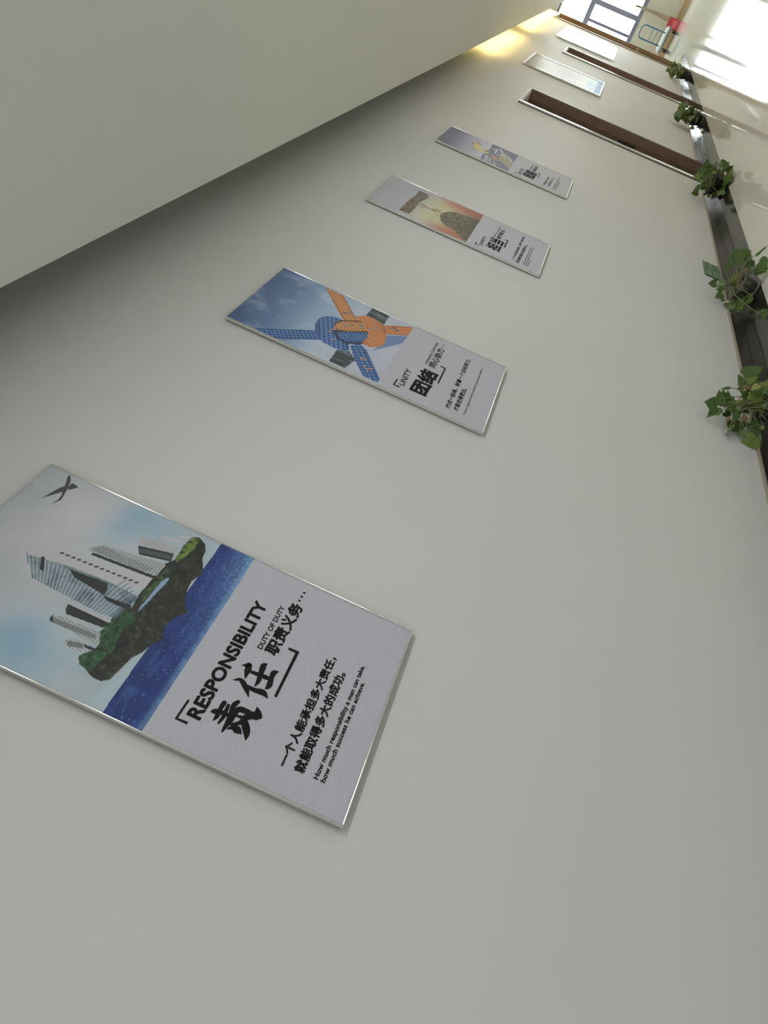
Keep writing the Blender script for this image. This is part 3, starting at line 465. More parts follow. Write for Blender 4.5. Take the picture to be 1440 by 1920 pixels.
LEAVES = {1: [(3.096,-0.082,0.358,3.078,-0.081,0.421,0,1.1),(3.106,-0.064,0.339,3.049,-0.025,0.373,0,0.6),(3.085,-0.101,0.349,3.102,-0.152,0.395,0,0.7),(3.165,-0.07,0.303,3.2,-0.125,0.345,0,0.6),(3.151,-0.078,0.291,3.165,-0.142,0.333,0,0.6),(3.128,-0.081,0.274,3.141,-0.136,0.307,0,0.7),(3.084,-0.07,0.328,3.058,-0.048,0.335,0,0.9),(3.094,-0.082,0.288,3.123,-0.11,0.266,0,0.9),(3.144,-0.044,0.282,3.154,-0.034,0.235,0,0.8),(3.184,-0.15,0.328,3.164,-0.132,0.368,0,0.35),(3.153,-0.204,0.299,3.17,-0.232,0.346,0,0.6),(3.189,-0.179,0.253,3.211,-0.197,0.279,2,0.6),(3.194,-0.153,0.278,3.19,-0.187,0.277,0,0.8),(3.162,-0.148,0.26,3.161,-0.127,0.261,3,0.6),(3.133,-0.103,0.26,3.136,-0.144,0.272,2,0.7),(3.154,-0.162,0.242,3.14,-0.171,0.288,0,0.9),(3.176,-0.093,0.227,3.206,-0.129,0.217,0,0.9),(3.151,-0.136,0.222,3.133,-0.111,0.185,0,0.9),(3.195,-0.147,0.128,3.181,-0.105,0.171,2,0.5),(3.211,-0.194,0.211,3.239,-0.227,0.169,3,1.0),(3.178,-0.213,0.279,3.192,-0.255,0.248,1,0.6),(3.28,-0.199,0.27,3.307,-0.265,0.216,0,0.9),(3.149,-0.234,0.208,3.158,-0.275,0.221,1,0.8),(3.197,-0.179,0.231,3.181,-0.186,0.197,3,0.6),(3.131,-0.219,0.226,3.123,-0.186,0.187,0,0.8),(3.137,-0.173,0.248,3.142,-0.181,0.193,1,0.7),(3.106,-0.045,0.26,3.088,-0.025,0.274,2,0.7),(3.121,-0.025,0.232,3.067,-0.025,0.261,0,0.8),(3.061,-0.025,0.248,2.972,-0.025,0.287,0,0.45),(3.121,-0.039,0.212,3.052,-0.025,0.253,0,1.0),(3.088,-0.03,0.232,3.083,-0.025,0.166,0,0.9),(3.103,-0.076,0.214,3.103,-0.071,0.174,2,0.8),(3.146,-0.028,0.161,3.134,-0.039,0.129,0,0.8),(3.055,-0.028,0.198,3.008,-0.025,0.172,0,0.6),(3.093,-0.025,0.153,3.035,-0.025,0.077,0,0.9),(3.01,-0.025,0.169,2.99,-0.025,0.084,1,0.9),(3.069,-0.031,0.121,3.074,-0.049,0.102,0,0.7),(3.078,-0.089,0.255,3.07,-0.049,0.245,0,0.9),(3.217,-0.206,0.234,3.239,-0.212,0.265,0,0.8),(3.173,-0.139,0.19,3.189,-0.131,0.145,1,0.7),(3.104,-0.16,0.17,3.108,-0.193,0.165,0,0.8),(3.174,-0.08,0.2,3.185,-0.077,0.163,0,0.8),(3.161,-0.166,0.174,3.149,-0.146,0.154,0,0.6),(3.161,-0.229,0.237,3.137,-0.198,0.257,3,0.8),(3.128,-0.176,0.209,3.13,-0.141,0.169,1,1.0),(3.133,-0.235,0.21,3.115,-0.239,0.173,0,1.0),(3.218,-0.205,0.218,3.23,-0.229,0.23,0,0.6),(3.211,-0.186,0.237,3.22,-0.18,0.182,3,1.0),(3.155,-0.138,0.22,3.156,-0.095,0.227,3,0.6),(3.149,-0.141,0.238,3.16,-0.175,0.249,3,1.0),(3.177,-0.18,0.169,3.173,-0.182,0.122,0,0.9),(3.155,-0.223,0.196,3.154,-0.21,0.153,1,0.8),(3.223,-0.196,0.258,3.211,-0.184,0.292,0,0.8),(3.163,-0.195,0.285,3.165,-0.189,0.322,3,0.6),(3.134,-0.063,0.13,3.116,-0.025,0.115,0,0.9),(3.128,-0.025,0.102,3.122,-0.025,0.065,0,0.9),(3.14,-0.105,0.164,3.138,-0.08,0.154,0,0.6),(3.133,-0.044,0.092,3.142,-0.059,0.073,2,1.0),(3.088,-0.025,0.11,3.082,-0.025,0.067,0,0.8),(3.147,-0.047,0.121,3.159,-0.078,0.144,0,1.0),(3.105,-0.149,0.16,3.088,-0.143,0.189,0,0.8),(3.16,-0.07,0.119,3.148,-0.067,0.155,1,1.0),(3.133,-0.132,0.127,3.13,-0.106,0.145,0,0.8),(3.167,-0.09,0.104,3.16,-0.092,0.15,1,1.0),(3.132,-0.132,0.191,3.129,-0.133,0.147,0,0.9),(3.075,-0.086,0.111,3.082,-0.063,0.134,1,0.6),(3.082,-0.107,0.267,3.083,-0.06,0.248,0,1.0),(3.087,-0.083,0.129,3.073,-0.084,0.179,0,0.6),(3.172,-0.107,0.187,3.183,-0.098,0.156,0,0.6),(3.111,-0.119,0.278,3.117,-0.131,0.252,0,0.8)],2: [(4.846,-0.297,0.173,4.865,-0.301,0.279,0,1.0),(4.864,-0.285,0.163,4.896,-0.354,0.16,0,0.9),(4.835,-0.303,0.153,4.83,-0.332,0.141,0,0.9),(4.851,-0.303,0.075,4.733,-0.323,0.045,0,0.9),(4.856,-0.345,0.116,4.894,-0.415,0.085,0,0.25),(4.831,-0.273,0.064,4.718,-0.31,0.045,0,0.6),(4.8,-0.266,0.108,4.797,-0.305,0.087,0,0.4),(4.862,-0.211,0.224,4.844,-0.166,0.238,0,0.9),(4.783,-0.109,0.247,4.763,-0.094,0.298,0,1.0),(4.848,-0.084,0.17,4.837,-0.053,0.209,0,0.9),(4.782,-0.137,0.216,4.752,-0.092,0.233,0,0.8),(4.749,-0.072,0.178,4.727,-0.039,0.212,0,1.2),(4.795,-0.025,0.147,4.787,-0.029,0.124,0,0.8),(4.77,-0.158,0.108,4.786,-0.216,0.049,3,0.6),(4.703,-0.092,0.045,4.65,-0.031,0.045,0,0.6),(4.622,-0.17,0.045,4.688,-0.085,0.045,0,0.6),(4.814,-0.038,0.079,4.704,-0.025,0.101,0,0.8),(4.757,-0.109,0.045,4.656,-0.025,0.06,0,0.5),(4.812,-0.234,0.228,4.822,-0.287,0.265,0,0.6),(4.267,-0.191,0.045,4.231,-0.244,0.045,0,1.1),(4.776,-0.099,0.121,4.782,-0.061,0.11,1,0.7),(4.882,-0.269,0.09,4.892,-0.306,0.1,0,0.7),(4.76,-0.122,0.1,4.75,-0.121,0.068,2,0.6),(4.744,-0.072,0.062,4.651,-0.066,0.045,1,1.0),(4.786,-0.149,0.134,4.775,-0.145,0.172,0,0.9),(4.815,-0.055,0.067,4.819,-0.093,0.053,0,0.8),(4.781,-0.025,0.056,4.848,-0.027,0.074,0,0.9),(4.836,-0.174,0.079,4.824,-0.145,0.055,0,0.6),(4.77,-0.105,0.065,4.733,-0.133,0.045,0,0.8),(4.762,-0.117,0.059,4.761,-0.112,0.105,0,0.6),(4.817,-0.152,0.152,4.832,-0.196,0.172,1,0.9),(4.685,-0.025,0.086,4.754,-0.047,0.072,0,0.6),(4.712,-0.116,0.045,4.816,-0.097,0.046,1,0.6),(4.846,-0.281,0.112,4.857,-0.244,0.136,0,1.0),(4.817,-0.282,0.057,4.798,-0.251,0.08,0,0.9),(4.89,-0.295,0.112,4.867,-0.267,0.133,0,0.9),(4.888,-0.237,0.085,4.876,-0.223,0.059,0,0.9),(4.854,-0.267,0.064,4.857,-0.254,0.09,0,0.6)],3: [(7.411,-0.273,0.255,7.409,-0.33,0.294,0,0.9),(7.418,-0.321,0.119,7.443,-0.379,0.091,0,1.1),(7.413,-0.344,0.161,7.395,-0.35,0.07,0,0.7),(7.483,-0.286,0.054,7.418,-0.361,0.045,0,0.7),(7.468,-0.248,0.045,7.192,-0.288,0.045,0,0.6),(7.463,-0.189,0.254,7.486,-0.283,0.274,0,0.8),(7.451,-0.181,0.223,7.465,-0.206,0.308,0,0.8),(7.434,-0.258,0.175,7.424,-0.297,0.245,0,0.9),(7.386,-0.151,0.223,7.409,-0.194,0.217,0,1),(7.454,-0.136,0.14,7.461,-0.077,0.185,0,0.9),(7.391,-0.102,0.224,7.386,-0.038,0.251,0,0.5),(7.429,-0.049,0.194,7.389,-0.025,0.251,1,0.9),(7.437,-0.087,0.115,7.429,-0.033,0.135,0,0.8),(7.423,-0.102,0.066,7.296,-0.125,0.045,0,1),(7.376,-0.055,0.097,7.399,-0.092,0.087,0,0.8),(7.48,-0.255,0.135,7.46,-0.238,0.073,0,0.9),(7.472,-0.198,0.147,7.481,-0.144,0.161,0,0.9),(7.437,-0.172,0.295,7.413,-0.141,0.232,1,0.8),(7.47,-0.228,0.211,7.452,-0.216,0.153,1,0.9),(7.478,-0.237,0.105,7.475,-0.178,0.099,0,0.9),(7.38,-0.202,0.08,7.36,-0.162,0.096,0,0.8),(7.425,-0.121,0.175,7.424,-0.101,0.109,1,0.8),(7.395,-0.321,0.153,7.402,-0.355,0.149,0,0.8),(7.468,-0.247,0.153,7.483,-0.253,0.208,0,0.8),(7.386,-0.232,0.277,7.389,-0.266,0.233,0,0.9),(7.376,-0.167,0.097,7.379,-0.201,0.096,0,0.8),(7.457,-0.144,0.156,7.445,-0.128,0.199,1,1.0),(7.424,-0.147,0.045,7.226,-0.189,0.045,0,0.9),(7.446,-0.14,0.194,7.429,-0.108,0.152,0,1.0),(7.452,-0.116,0.144,7.473,-0.139,0.112,0,0.8),(7.489,-0.28,0.097,7.471,-0.292,0.059,0,1.0),(7.169,-0.155,0.045,7.243,-0.192,0.045,0,0.8),(7.389,-0.2,0.045,7.4,-0.166,0.045,0,1.0),(7.363,-0.087,0.216,7.375,-0.122,0.246,0,0.9),(7.433,-0.151,0.187,7.445,-0.188,0.167,0,0.8),(7.437,-0.27,0.131,7.434,-0.237,0.13,0,1.0),(7.427,-0.104,0.118,7.407,-0.092,0.083,0,0.9),(7.402,-0.107,0.175,7.386,-0.103,0.226,0,0.9),(7.386,-0.21,0.24,7.395,-0.2,0.291,0,0.8),(7.391,-0.108,0.109,7.384,-0.107,0.053,0,0.8),(7.386,-0.109,0.201,7.391,-0.115,0.241,0,0.6),(7.405,-0.311,0.195,7.416,-0.344,0.193,0,0.9),(7.389,-0.248,0.173,7.413,-0.28,0.156,1,0.9),(7.378,-0.132,0.117,7.388,-0.131,0.072,1,0.6)],4: [(10.888,-0.168,0.179,10.811,-0.119,0.176,0,1.0),(10.792,-0.116,0.36,10.822,-0.22,0.365,0,1.0),(10.931,-0.234,0.348,10.911,-0.287,0.288,0,0.85),(10.963,-0.22,0.26,10.914,-0.192,0.213,0,0.85),(10.952,-0.18,0.215,11.021,-0.2,0.214,0,1.0),(10.971,-0.185,0.339,10.895,-0.167,0.284,3,0.85),(10.986,-0.121,0.306,10.91,-0.171,0.244,1,1.0),(10.989,-0.225,0.353,10.938,-0.263,0.384,0,0.7),(11.008,-0.227,0.227,11.09,-0.241,0.25,0,0.85),(10.941,-0.123,0.107,10.874,-0.195,0.092,1,0.85),(10.922,-0.12,0.304,10.999,-0.106,0.336,1,1.0),(11.082,-0.229,0.213,11.16,-0.176,0.223,1,0.85),(11.097,-0.099,0.235,11.18,-0.064,0.264,1,0.7),(11.074,-0.189,0.21,11.045,-0.143,0.12,0,1.0),(10.906,-0.126,0.329,10.961,-0.17,0.301,1,1.0),(11.195,-0.185,0.353,11.189,-0.182,0.264,1,1.0),(10.849,-0.138,0.313,10.928,-0.104,0.258,1,0.85),(10.862,-0.199,0.33,10.886,-0.11,0.298,1,0.85),(11.027,-0.134,0.16,10.969,-0.182,0.114,0,0.85),(11.044,-0.233,0.109,10.965,-0.218,0.072,1,0.7),(10.934,-0.16,0.151,11.026,-0.169,0.095,1,0.85),(10.959,-0.108,0.206,10.88,-0.09,0.257,3,0.7),(10.935,-0.181,0.115,11.018,-0.154,0.063,0,0.7),(10.989,-0.175,0.291,10.939,-0.108,0.343,0,0.7),(10.971,-0.251,0.283,10.952,-0.219,0.347,0,0.7),(11.059,-0.092,0.325,11.073,-0.02,0.269,0,1.0),(11.0,-0.073,0.17,11.077,-0.124,0.212,3,0.7),(11.099,-0.069,0.343,11.189,-0.058,0.326,3,0.7),(10.944,-0.176,0.33,10.954,-0.239,0.295,1,1.0),(11.112,-0.109,0.172,11.196,-0.086,0.118,1,0.85),(10.975,-0.05,0.102,10.939,-0.047,0.05,3,0.85),(11.167,-0.178,0.321,11.165,-0.22,0.385,3,0.7),(11.067,-0.166,0.24,11.165,-0.195,0.251,1,1.0),(10.842,-0.11,0.195,10.908,-0.083,0.214,1,0.85),(10.991,-0.114,0.285,10.929,-0.133,0.353,3,0.85),(10.96,-0.212,0.17,11.006,-0.258,0.143,1,1.0),(11.123,-0.207,0.225,11.043,-0.238,0.194,0,0.85),(10.973,-0.214,0.201,10.91,-0.286,0.228,1,0.7),(11.025,-0.224,0.294,11.119,-0.231,0.259,0,0.7),(10.882,-0.086,0.205,10.956,-0.127,0.19,0,0.85),(10.995,-0.184,0.206,10.918,-0.249,0.245,1,0.85),(10.905,-0.094,0.307,10.832,-0.125,0.361,0,0.7),(10.832,-0.146,0.246,10.909,-0.134,0.256,0,0.85),(10.892,-0.111,0.355,10.957,-0.154,0.317,0,1.0)],5: [(15.498,-0.116,0.342,15.397,-0.147,0.343,1,0.7),(15.848,-0.221,0.206,15.779,-0.256,0.213,0,1.0),(15.815,-0.104,0.166,15.875,-0.129,0.204,1,0.85),(15.724,-0.221,0.256,15.796,-0.261,0.294,0,0.85),(15.815,-0.212,0.158,15.891,-0.209,0.208,0,0.85),(15.868,-0.152,0.279,15.947,-0.196,0.268,0,0.85),(15.726,-0.215,0.282,15.791,-0.256,0.247,0,0.85),(15.808,-0.172,0.257,15.89,-0.193,0.275,1,0.85),(15.744,-0.241,0.371,15.695,-0.205,0.329,1,1.0),(15.747,-0.111,0.298,15.647,-0.138,0.268,0,1.0),(15.576,-0.154,0.182,15.511,-0.201,0.136,1,0.85),(15.637,-0.211,0.321,15.544,-0.187,0.281,0,1.0),(15.82,-0.166,0.347,15.868,-0.138,0.294,3,0.85),(15.742,-0.093,0.282,15.683,-0.041,0.333,0,0.7),(15.62,-0.151,0.222,15.595,-0.125,0.287,0,1.0),(15.77,-0.151,0.165,15.689,-0.107,0.187,1,1.0),(15.663,-0.198,0.148,15.733,-0.195,0.18,0,0.7),(15.889,-0.118,0.222,15.826,-0.134,0.258,0,0.85),(15.524,-0.215,0.31,15.452,-0.261,0.356,0,1.0),(15.593,-0.081,0.308,15.512,-0.085,0.354,3,0.7),(15.577,-0.143,0.263,15.643,-0.128,0.239,0,1.0),(15.663,-0.182,0.29,15.734,-0.18,0.287,0,0.85),(15.724,-0.089,0.236,15.796,-0.075,0.204,3,1.0),(15.632,-0.137,0.17,15.69,-0.127,0.214,1,0.7),(15.653,-0.133,0.39,15.673,-0.071,0.431,0,0.85),(15.818,-0.086,0.195,15.724,-0.054,0.22,0,0.85),(15.605,-0.109,0.215,15.664,-0.124,0.254,1,0.85),(15.574,-0.221,0.266,15.645,-0.246,0.246,0,0.85),(15.725,-0.076,0.364,15.678,-0.134,0.337,0,0.7),(15.82,-0.17,0.283,15.84,-0.205,0.343,3,0.85),(15.523,-0.131,0.276,15.427,-0.127,0.237,0,0.7),(15.729,-0.113,0.381,15.664,-0.095,0.355,0,1.0),(15.743,-0.062,0.289,15.659,-0.023,0.243,1,0.85),(15.824,-0.074,0.181,15.756,-0.048,0.148,1,1.0),(15.69,-0.111,0.329,15.766,-0.113,0.378,3,0.7),(15.757,-0.208,0.258,15.765,-0.157,0.327,3,0.85),(15.81,-0.173,0.228,15.781,-0.138,0.311,3,0.7),(15.711,-0.183,0.356,15.722,-0.225,0.272,0,0.85),(15.611,-0.093,0.194,15.539,-0.161,0.164,0,1.0),(15.693,-0.116,0.298,15.74,-0.155,0.333,0,1.0)]}

# ------------------------------------------------------------------ raster painter for the printed pictures
class Canvas:
    def __init__(s, nx, ny, vs, W, H, bgcol=(160, 160, 165)):
        s.nx, s.ny, s.vs, s.W, s.H = nx, ny, vs, W, H
        u, v = np.meshgrid((np.arange(nx)) / (nx - 1), np.arange(ny) / (ny - 1) * vs)
        s.u, s.v = u, v
        s.c = np.empty((ny, nx, 3)); s.c[:] = bgcol
        s.rng = np.random.default_rng(3)
    def noise(s, fu, fv=None, oct=4):
        fv = fv or fu
        out = np.zeros_like(s.u); amp = 1.0; tot = 0
        for o in range(oct):
            gx, gy = int(fu * 2 ** o) + 2, int(fv * 2 ** o) + 2
            g = s.rng.random((gy + 1, gx + 1))
            X = s.u * (gx - 1); Y = np.clip(s.v / s.vs, 0, 1) * (gy - 1)
            i = np.floor(X).astype(int); j = np.floor(Y).astype(int)
            a, b = X - i, Y - j
            a = a * a * (3 - 2 * a); b = b * b * (3 - 2 * b)
            out += amp * ((g[j, i] * (1 - a) + g[j, i + 1] * a) * (1 - b) + (g[j + 1, i] * (1 - a) + g[j + 1, i + 1] * a) * b)
            tot += amp; amp *= 0.55
        return out / tot
    def mask(s, pts):
        ins = np.zeros(s.u.shape, bool)
        n = len(pts)
        for i in range(n):
            x0, y0 = pts[i]; x1, y1 = pts[(i + 1) % n]
            if y0 == y1: continue
            cnd = (s.v < y0) != (s.v < y1)
            ins ^= cnd & (s.u < (x1 - x0) * (s.v - y0) / (y1 - y0) + x0)
        return ins
    def dist(s, pts):
        d = np.full(s.u.shape, 9.0)
        for (x0, y0), (x1, y1) in zip(pts[:-1], pts[1:]):
            ax, ay, bx, by = x0 * s.W, y0 * s.H, x1 * s.W, y1 * s.H
            px, py = s.u * s.W - ax, s.v * s.H - ay
            L2 = (bx - ax) ** 2 + (by - ay) ** 2 + 1e-12
            t = np.clip((px * (bx - ax) + py * (by - ay)) / L2, 0, 1)
            d = np.minimum(d, np.hypot(px - t * (bx - ax), py - t * (by - ay)))
        return d
    def put(s, m, col, a=1.0):
        col = np.asarray(col, float)
        a = (m * a)[..., None]
        s.c = s.c * (1 - a) + col * a
    def blob(s, x, y, r, col, a):
        d = np.hypot((s.u - x) * s.W, (s.v - y) * s.H)
        s.put(np.exp(-(d / (r * 0.6)) ** 2), col, a)
    def line(s, pts, hw, col, a=1.0):
        s.put(np.clip((hw - s.dist(pts)) / 0.0012 + 0.5, 0, 1), col, a)
    def grad(s, stops):
        vv = [k for k, _ in stops]
        for ch in range(3):
            s.c[..., ch] = np.interp(s.v, vv, [c[ch] for _, c in stops])
    def mesh(s, name, parent, y):
        nx, ny = s.nx, s.ny
        me = bpy.data.meshes.new(name)
        co = np.empty((ny * nx, 3)); co[:, 0] = s.u.ravel() * s.W; co[:, 1] = y; co[:, 2] = (1 - s.v.ravel()) * s.H
        idx = np.arange(ny * nx).reshape(ny, nx)
        q = np.stack([idx[1:, :-1], idx[1:, 1:], idx[:-1, 1:], idx[:-1, :-1]], -1).reshape(-1, 4)
        me.vertices.add(ny * nx); me.vertices.foreach_set('co', co.ravel())
        me.loops.add(q.size); me.loops.foreach_set('vertex_index', q.ravel().astype(np.int32))
        me.polygons.add(len(q)); me.polygons.foreach_set('loop_start', np.arange(0, q.size, 4, dtype=np.int32))
        me.update(calc_edges=True)
        at = me.color_attributes.new('print', 'FLOAT_COLOR', 'POINT')
        rgba = np.ones((ny * nx, 4)); rgba[:, :3] = np.clip(lin(np.clip(s.c, 0, 255)).reshape(-1, 3) * INK, 0, 0.92)
        at.data.foreach_set('color', rgba.ravel())
        me.materials.append(M['picture'])
        return link(bpy.data.objects.new(name, me), parent)
INK = 1.85

PW, PH, PZ = 0.5614, 1.1237, 1.3884
PX = {1: 0.5411, 2: 2.1285, 3: 3.8600, 4: 5.5526}

def art1():
    c = Canvas(400, 460, 0.5686, PW, PH)
    c.grad([(0, (146, 150, 156)), (0.25, (158, 162, 168)), (0.45, (140, 152, 162)), (0.57, (150, 160, 166))])
    n = c.noise(4, 3)
    for x, y, r, a in BLUES: c.blob(x, y, r, (104, 140, 164), a * 0.75)
    for x, y, r, a in CLOUD: c.blob(x, y, r, (170, 166, 172), a * 0.7)
    c.c += (n - 0.5)[..., None] * np.array([26, 20, 16])
    c.put(c.mask(HAZE), (150, 165, 176), 0.25 + 0.5 * c.noise(8, 40, 4))
    for st in PLANE: c.put(c.mask(st), (58, 60, 62))
    # sea
    sm = c.mask(SEA)
    t = np.clip((c.v - 0.46) / 0.11, 0, 1); rr = np.clip((c.u - 0.35) / 0.6, 0, 1)
    c.put(sm, (28, 46, 100))
    c.put(sm, (24, 40, 88), np.clip(c.noise(18, 60, 4) - 0.42, 0, 1) * 3.0)
    c.put(sm, (48, 78, 132), np.clip(c.noise(14, 60, 4) - 0.5, 0, 1) * 2.2)
    gl = np.clip(t * 1.3 - 0.35, 0, 1) * rr
    c.put(sm, (82, 128, 172), gl * 0.55)
    sp = (c.rng.random(c.u.shape) > 0.72) * gl
    c.put(sm, (170, 195, 215), sp * 0.75)
    c.put(sm & (c.rng.random(c.u.shape) > 0.996), (190, 200, 210), 0.8)
    c.put(sm, (104, 140, 172), np.clip((c.v - 0.552) / 0.012, 0, 1) * (0.3 + 0.5 * c.noise(40, 20, 3)))
    # island
    im = c.mask(ISLAND)
    c.put(im, (34, 37, 33))
    c.put(im, (64, 66, 55), np.clip(c.noise(50, 60, 4) - 0.5, 0, 1) * 3)
    c.put(im, (22, 26, 24), np.clip(c.noise(25, 30, 4) - 0.5, 0, 1) * 3)
    for i, g in enumerate(GREEN):
        gm = c.mask(g)
        c.put(gm, [(40, 66, 44), (88, 104, 48), (48, 66, 44)][i])
        c.put(gm, [(66, 98, 66), (110, 126, 62), (80, 96, 66)][i], np.clip(c.noise(60, 80, 3) - 0.5, 0, 1) * 3)
        c.put(gm, (22, 34, 24), np.clip(c.noise(50, 60, 3) - 0.5, 0, 1) * 3)
    c.put(c.mask(FALL), (118, 138, 164))
    # towers
    for g in TOW_GLASS:
        gm = c.mask(g); c.put(gm, (104, 118, 128)); c.put(gm, (60, 72, 82), np.clip(c.noise(20, 30, 3) - 0.48, 0, 1) * 3)
    for st in STRIPES: c.line(st, 0.0011, (176, 182, 188), 0.7)
    for i, g in enumerate(TOW_LIGHT):
        c.put(c.mask(g), (160, 158, 164) if i not in (1, 5) else (148, 150, 152))
    for g in TOW_DARK: c.put(c.mask(g), (38, 41, 42))
    for (x0, y0), (x1, y1), (x2, y2) in WINROWS:
        for i in range(5):
            for j in range(16):
                a, b = (i + 0.3) / 5, (j + 0.2) / 16
                px, py = x0 + (x1 - x0) * a + (x2 - x1) * b, y0 + (y1 - y0) * a + (y2 - y1) * b
                qx, qy = px + (x2 - x1) * 0.035, py + (y2 - y1) * 0.035
                c.line([(px, py), (qx, qy)], 0.0012, (84, 90, 94), 0.8)
    for poly in (TOW_LIGHT[1], TOW_LIGHT[5], TOW_LIGHT[2], TOW_LIGHT[6]):
        m_ = c.mask(poly); c.put(m_, (72, 80, 86), (np.sin(c.u * c.W * 900 + c.v * c.H * 160) > 0.1) * (np.sin(c.v * c.H * 760) > -0.3) * 0.55)
    for x, y in DOTS: c.line([(x, y), (x + 0.004, y + 0.004)], 0.0028, (50, 52, 56))
    return c

def braid(c, poly, dirn, base, dark, lite, k=1.0):
    m = c.mask(poly)
    (x0, y0), (x1, y1) = dirn
    d = np.array([(x1 - x0) * c.W, (y1 - y0) * c.H]); d /= np.linalg.norm(d)
    px, py = c.u * c.W, c.v * c.H
    a = px * d[0] + py * d[1]; b = -px * d[1] + py * d[0]
    # soft roundness across the rope
    bm = b[m]; lo, hi = bm.min(), bm.max(); r = np.abs((b - (lo + hi) / 2) / ((hi - lo) / 2 + 1e-9))
    s = 0.034 * k
    w1 = np.sin(2 * math.pi * (a + b) / s) * np.sin(2 * math.pi * (a - b) / s)
    c.put(m, base)
    c.put(m, lite, np.clip(w1, 0, 1) * 0.75)
    c.put(m, dark, np.clip(-w1 - 0.05, 0, 1) * 0.95)
    c.put(m, dark, np.clip(r - 0.55, 0, 1) * 1.1)
    return a, b, m

def art2():
    c = Canvas(300, 360, 0.587, PW, PH)
    c.grad([(0, (66, 86, 120)), (0.12, (86, 110, 144)), (0.24, (124, 146, 170)), (0.36, (150, 160, 176)), (0.58, (150, 152, 166))])
    c.put(np.ones(c.u.shape), (44, 66, 108), np.clip(0.35 - c.u, 0, 1) * np.clip(0.3 - c.v, 0, 1) * 5)
    c.put(np.ones(c.u.shape), (166, 172, 184), np.clip(c.noise(5, 4, 4) - 0.48, 0, 1) * 2.4)
    for g in K_ROCK:
        m = c.mask(g); c.put(m, (44, 50, 52)); c.put(m, (104, 116, 132), np.clip(c.noise(40, 10, 3) - 0.52, 0, 1) * 3)
    c.put(c.mask(K_PATCH), (66, 92, 140), 0.7)
    bl, bd, bli = (56, 88, 136), (26, 44, 88), (112, 146, 182)
    og, od, ol = (168, 116, 74), (112, 66, 44), (194, 156, 104)
    braid(c, K_BLUE[0], K_BDIR[0], bl, bd, bli)
    braid(c, K_ORG[0], K_ODIR[0], og, od, ol, 0.9)
    braid(c, K_ORG[1], K_ODIR[1], (172, 104, 66), od, ol, 0.9)
    braid(c, K_BLUE[1], K_BDIR[1], bl, bd, bli, 1.15)
    braid(c, K_BLUE[3], K_BDIR[3], (62, 94, 142), bd, bli, 1.15)
    c.line(K_BLUE[2] + [K_BLUE[2][0]], 0.016, (26, 36, 52), 0.85)
    c.line(K_ORG[2] + [K_ORG[2][0]], 0.009, (70, 52, 40), 0.8)
    braid(c, K_BLUE[2], K_BDIR[2], bl, bd, bli)
    braid(c, K_ORG[2], K_ODIR[2], og, od, ol, 0.9)
    braid(c, K_ORG[3], K_ODIR[3], (170, 108, 68), (118, 60, 42), ol, 0.8)
    rg = np.random.default_rng(8)
    for poly, col in ((K_BLUE[3], (186, 118, 66)), (K_BLUE[1], (190, 120, 66)), (K_ORG[0], (66, 96, 120)), (K_ORG[2], (70, 104, 130)), (K_ORG[3], (84, 120, 134)), (K_ORG[1], (60, 90, 112))):
        p = np.array(poly); ctr = p.mean(0)
        for i in range(5):
            q = ctr + (p[rg.integers(len(p))] - ctr) * 0.35 + (i - 2) * 0.016 * np.array([1, 0.3])
            c.line([tuple(q), (q[0] + 0.012, q[1] + 0.004)], 0.0038, col)
    return c

def art3():
    c = Canvas(170, 210, 0.576, PW, PH)
    c.grad([(0, (150, 150, 158)), (0.2, (146, 150, 160)), (0.33, (158, 156, 154)), (0.45, (150, 110, 92)), (0.576, (110, 74, 60))])
    for x, y in GLOW: c.blob(x, y, 0.20, (168, 168, 128), 0.65)
    for x, y in ((0.02, 0.45), (0.98, 0.40), (0.1, 0.56), (0.97, 0.52)): c.blob(x, y, 0.15, (150, 92, 78), 0.6)
    for g, b1, b2 in ((LOG, (98, 88, 80), (130, 118, 104)), (STONE, (86, 80, 68), (124, 116, 98))):
        m = c.mask(g); c.put(m, b1); c.put(m, b2, np.clip(c.noise(40, 40, 4) - 0.5, 0, 1) * 4); c.put(m, (56, 52, 44), np.clip(c.noise(40, 40, 4) - 0.52, 0, 1) * 4)
    c.put(c.mask(STONE), (58, 54, 40), np.clip((c.v - 0.47) * 6, 0, 0.6))
    for i, a in enumerate(ANT): c.line(a, 0.0068 if i == 0 else 0.003, (122, 78, 48))
    return c

def art4():
    c = Canvas(140, 170, 0.55, PW, PH)
    c.grad([(0, (92, 94, 110)), (0.08, (98, 102, 126)), (0.2, (142, 144, 162)), (0.32, (166, 166, 178)), (0.42, (140, 146, 170)), (0.55, (110, 116, 136))])
    for g in ROCK4:
        m = c.mask(g); c.put(m, (92, 98, 118)); c.put(m, (126, 128, 134), np.clip(c.noise(20, 20, 4) - 0.5, 0, 1) * 3); c.put(m, (72, 78, 100), np.clip(c.noise(16, 20, 4) - 0.5, 0, 1) * 3)
    for g in TAN4: c.put(c.mask(g), (136, 132, 112))
    for g in STREAK4: c.line(g, 0.006, (176, 180, 190), 0.8)
    c.put(c.mask(FIG[0]), (172, 160, 122)); c.put(c.mask(FIG[1]), (150, 118, 94))
    for g in FIGD: c.put(c.mask(g), (124, 104, 84))
    return c

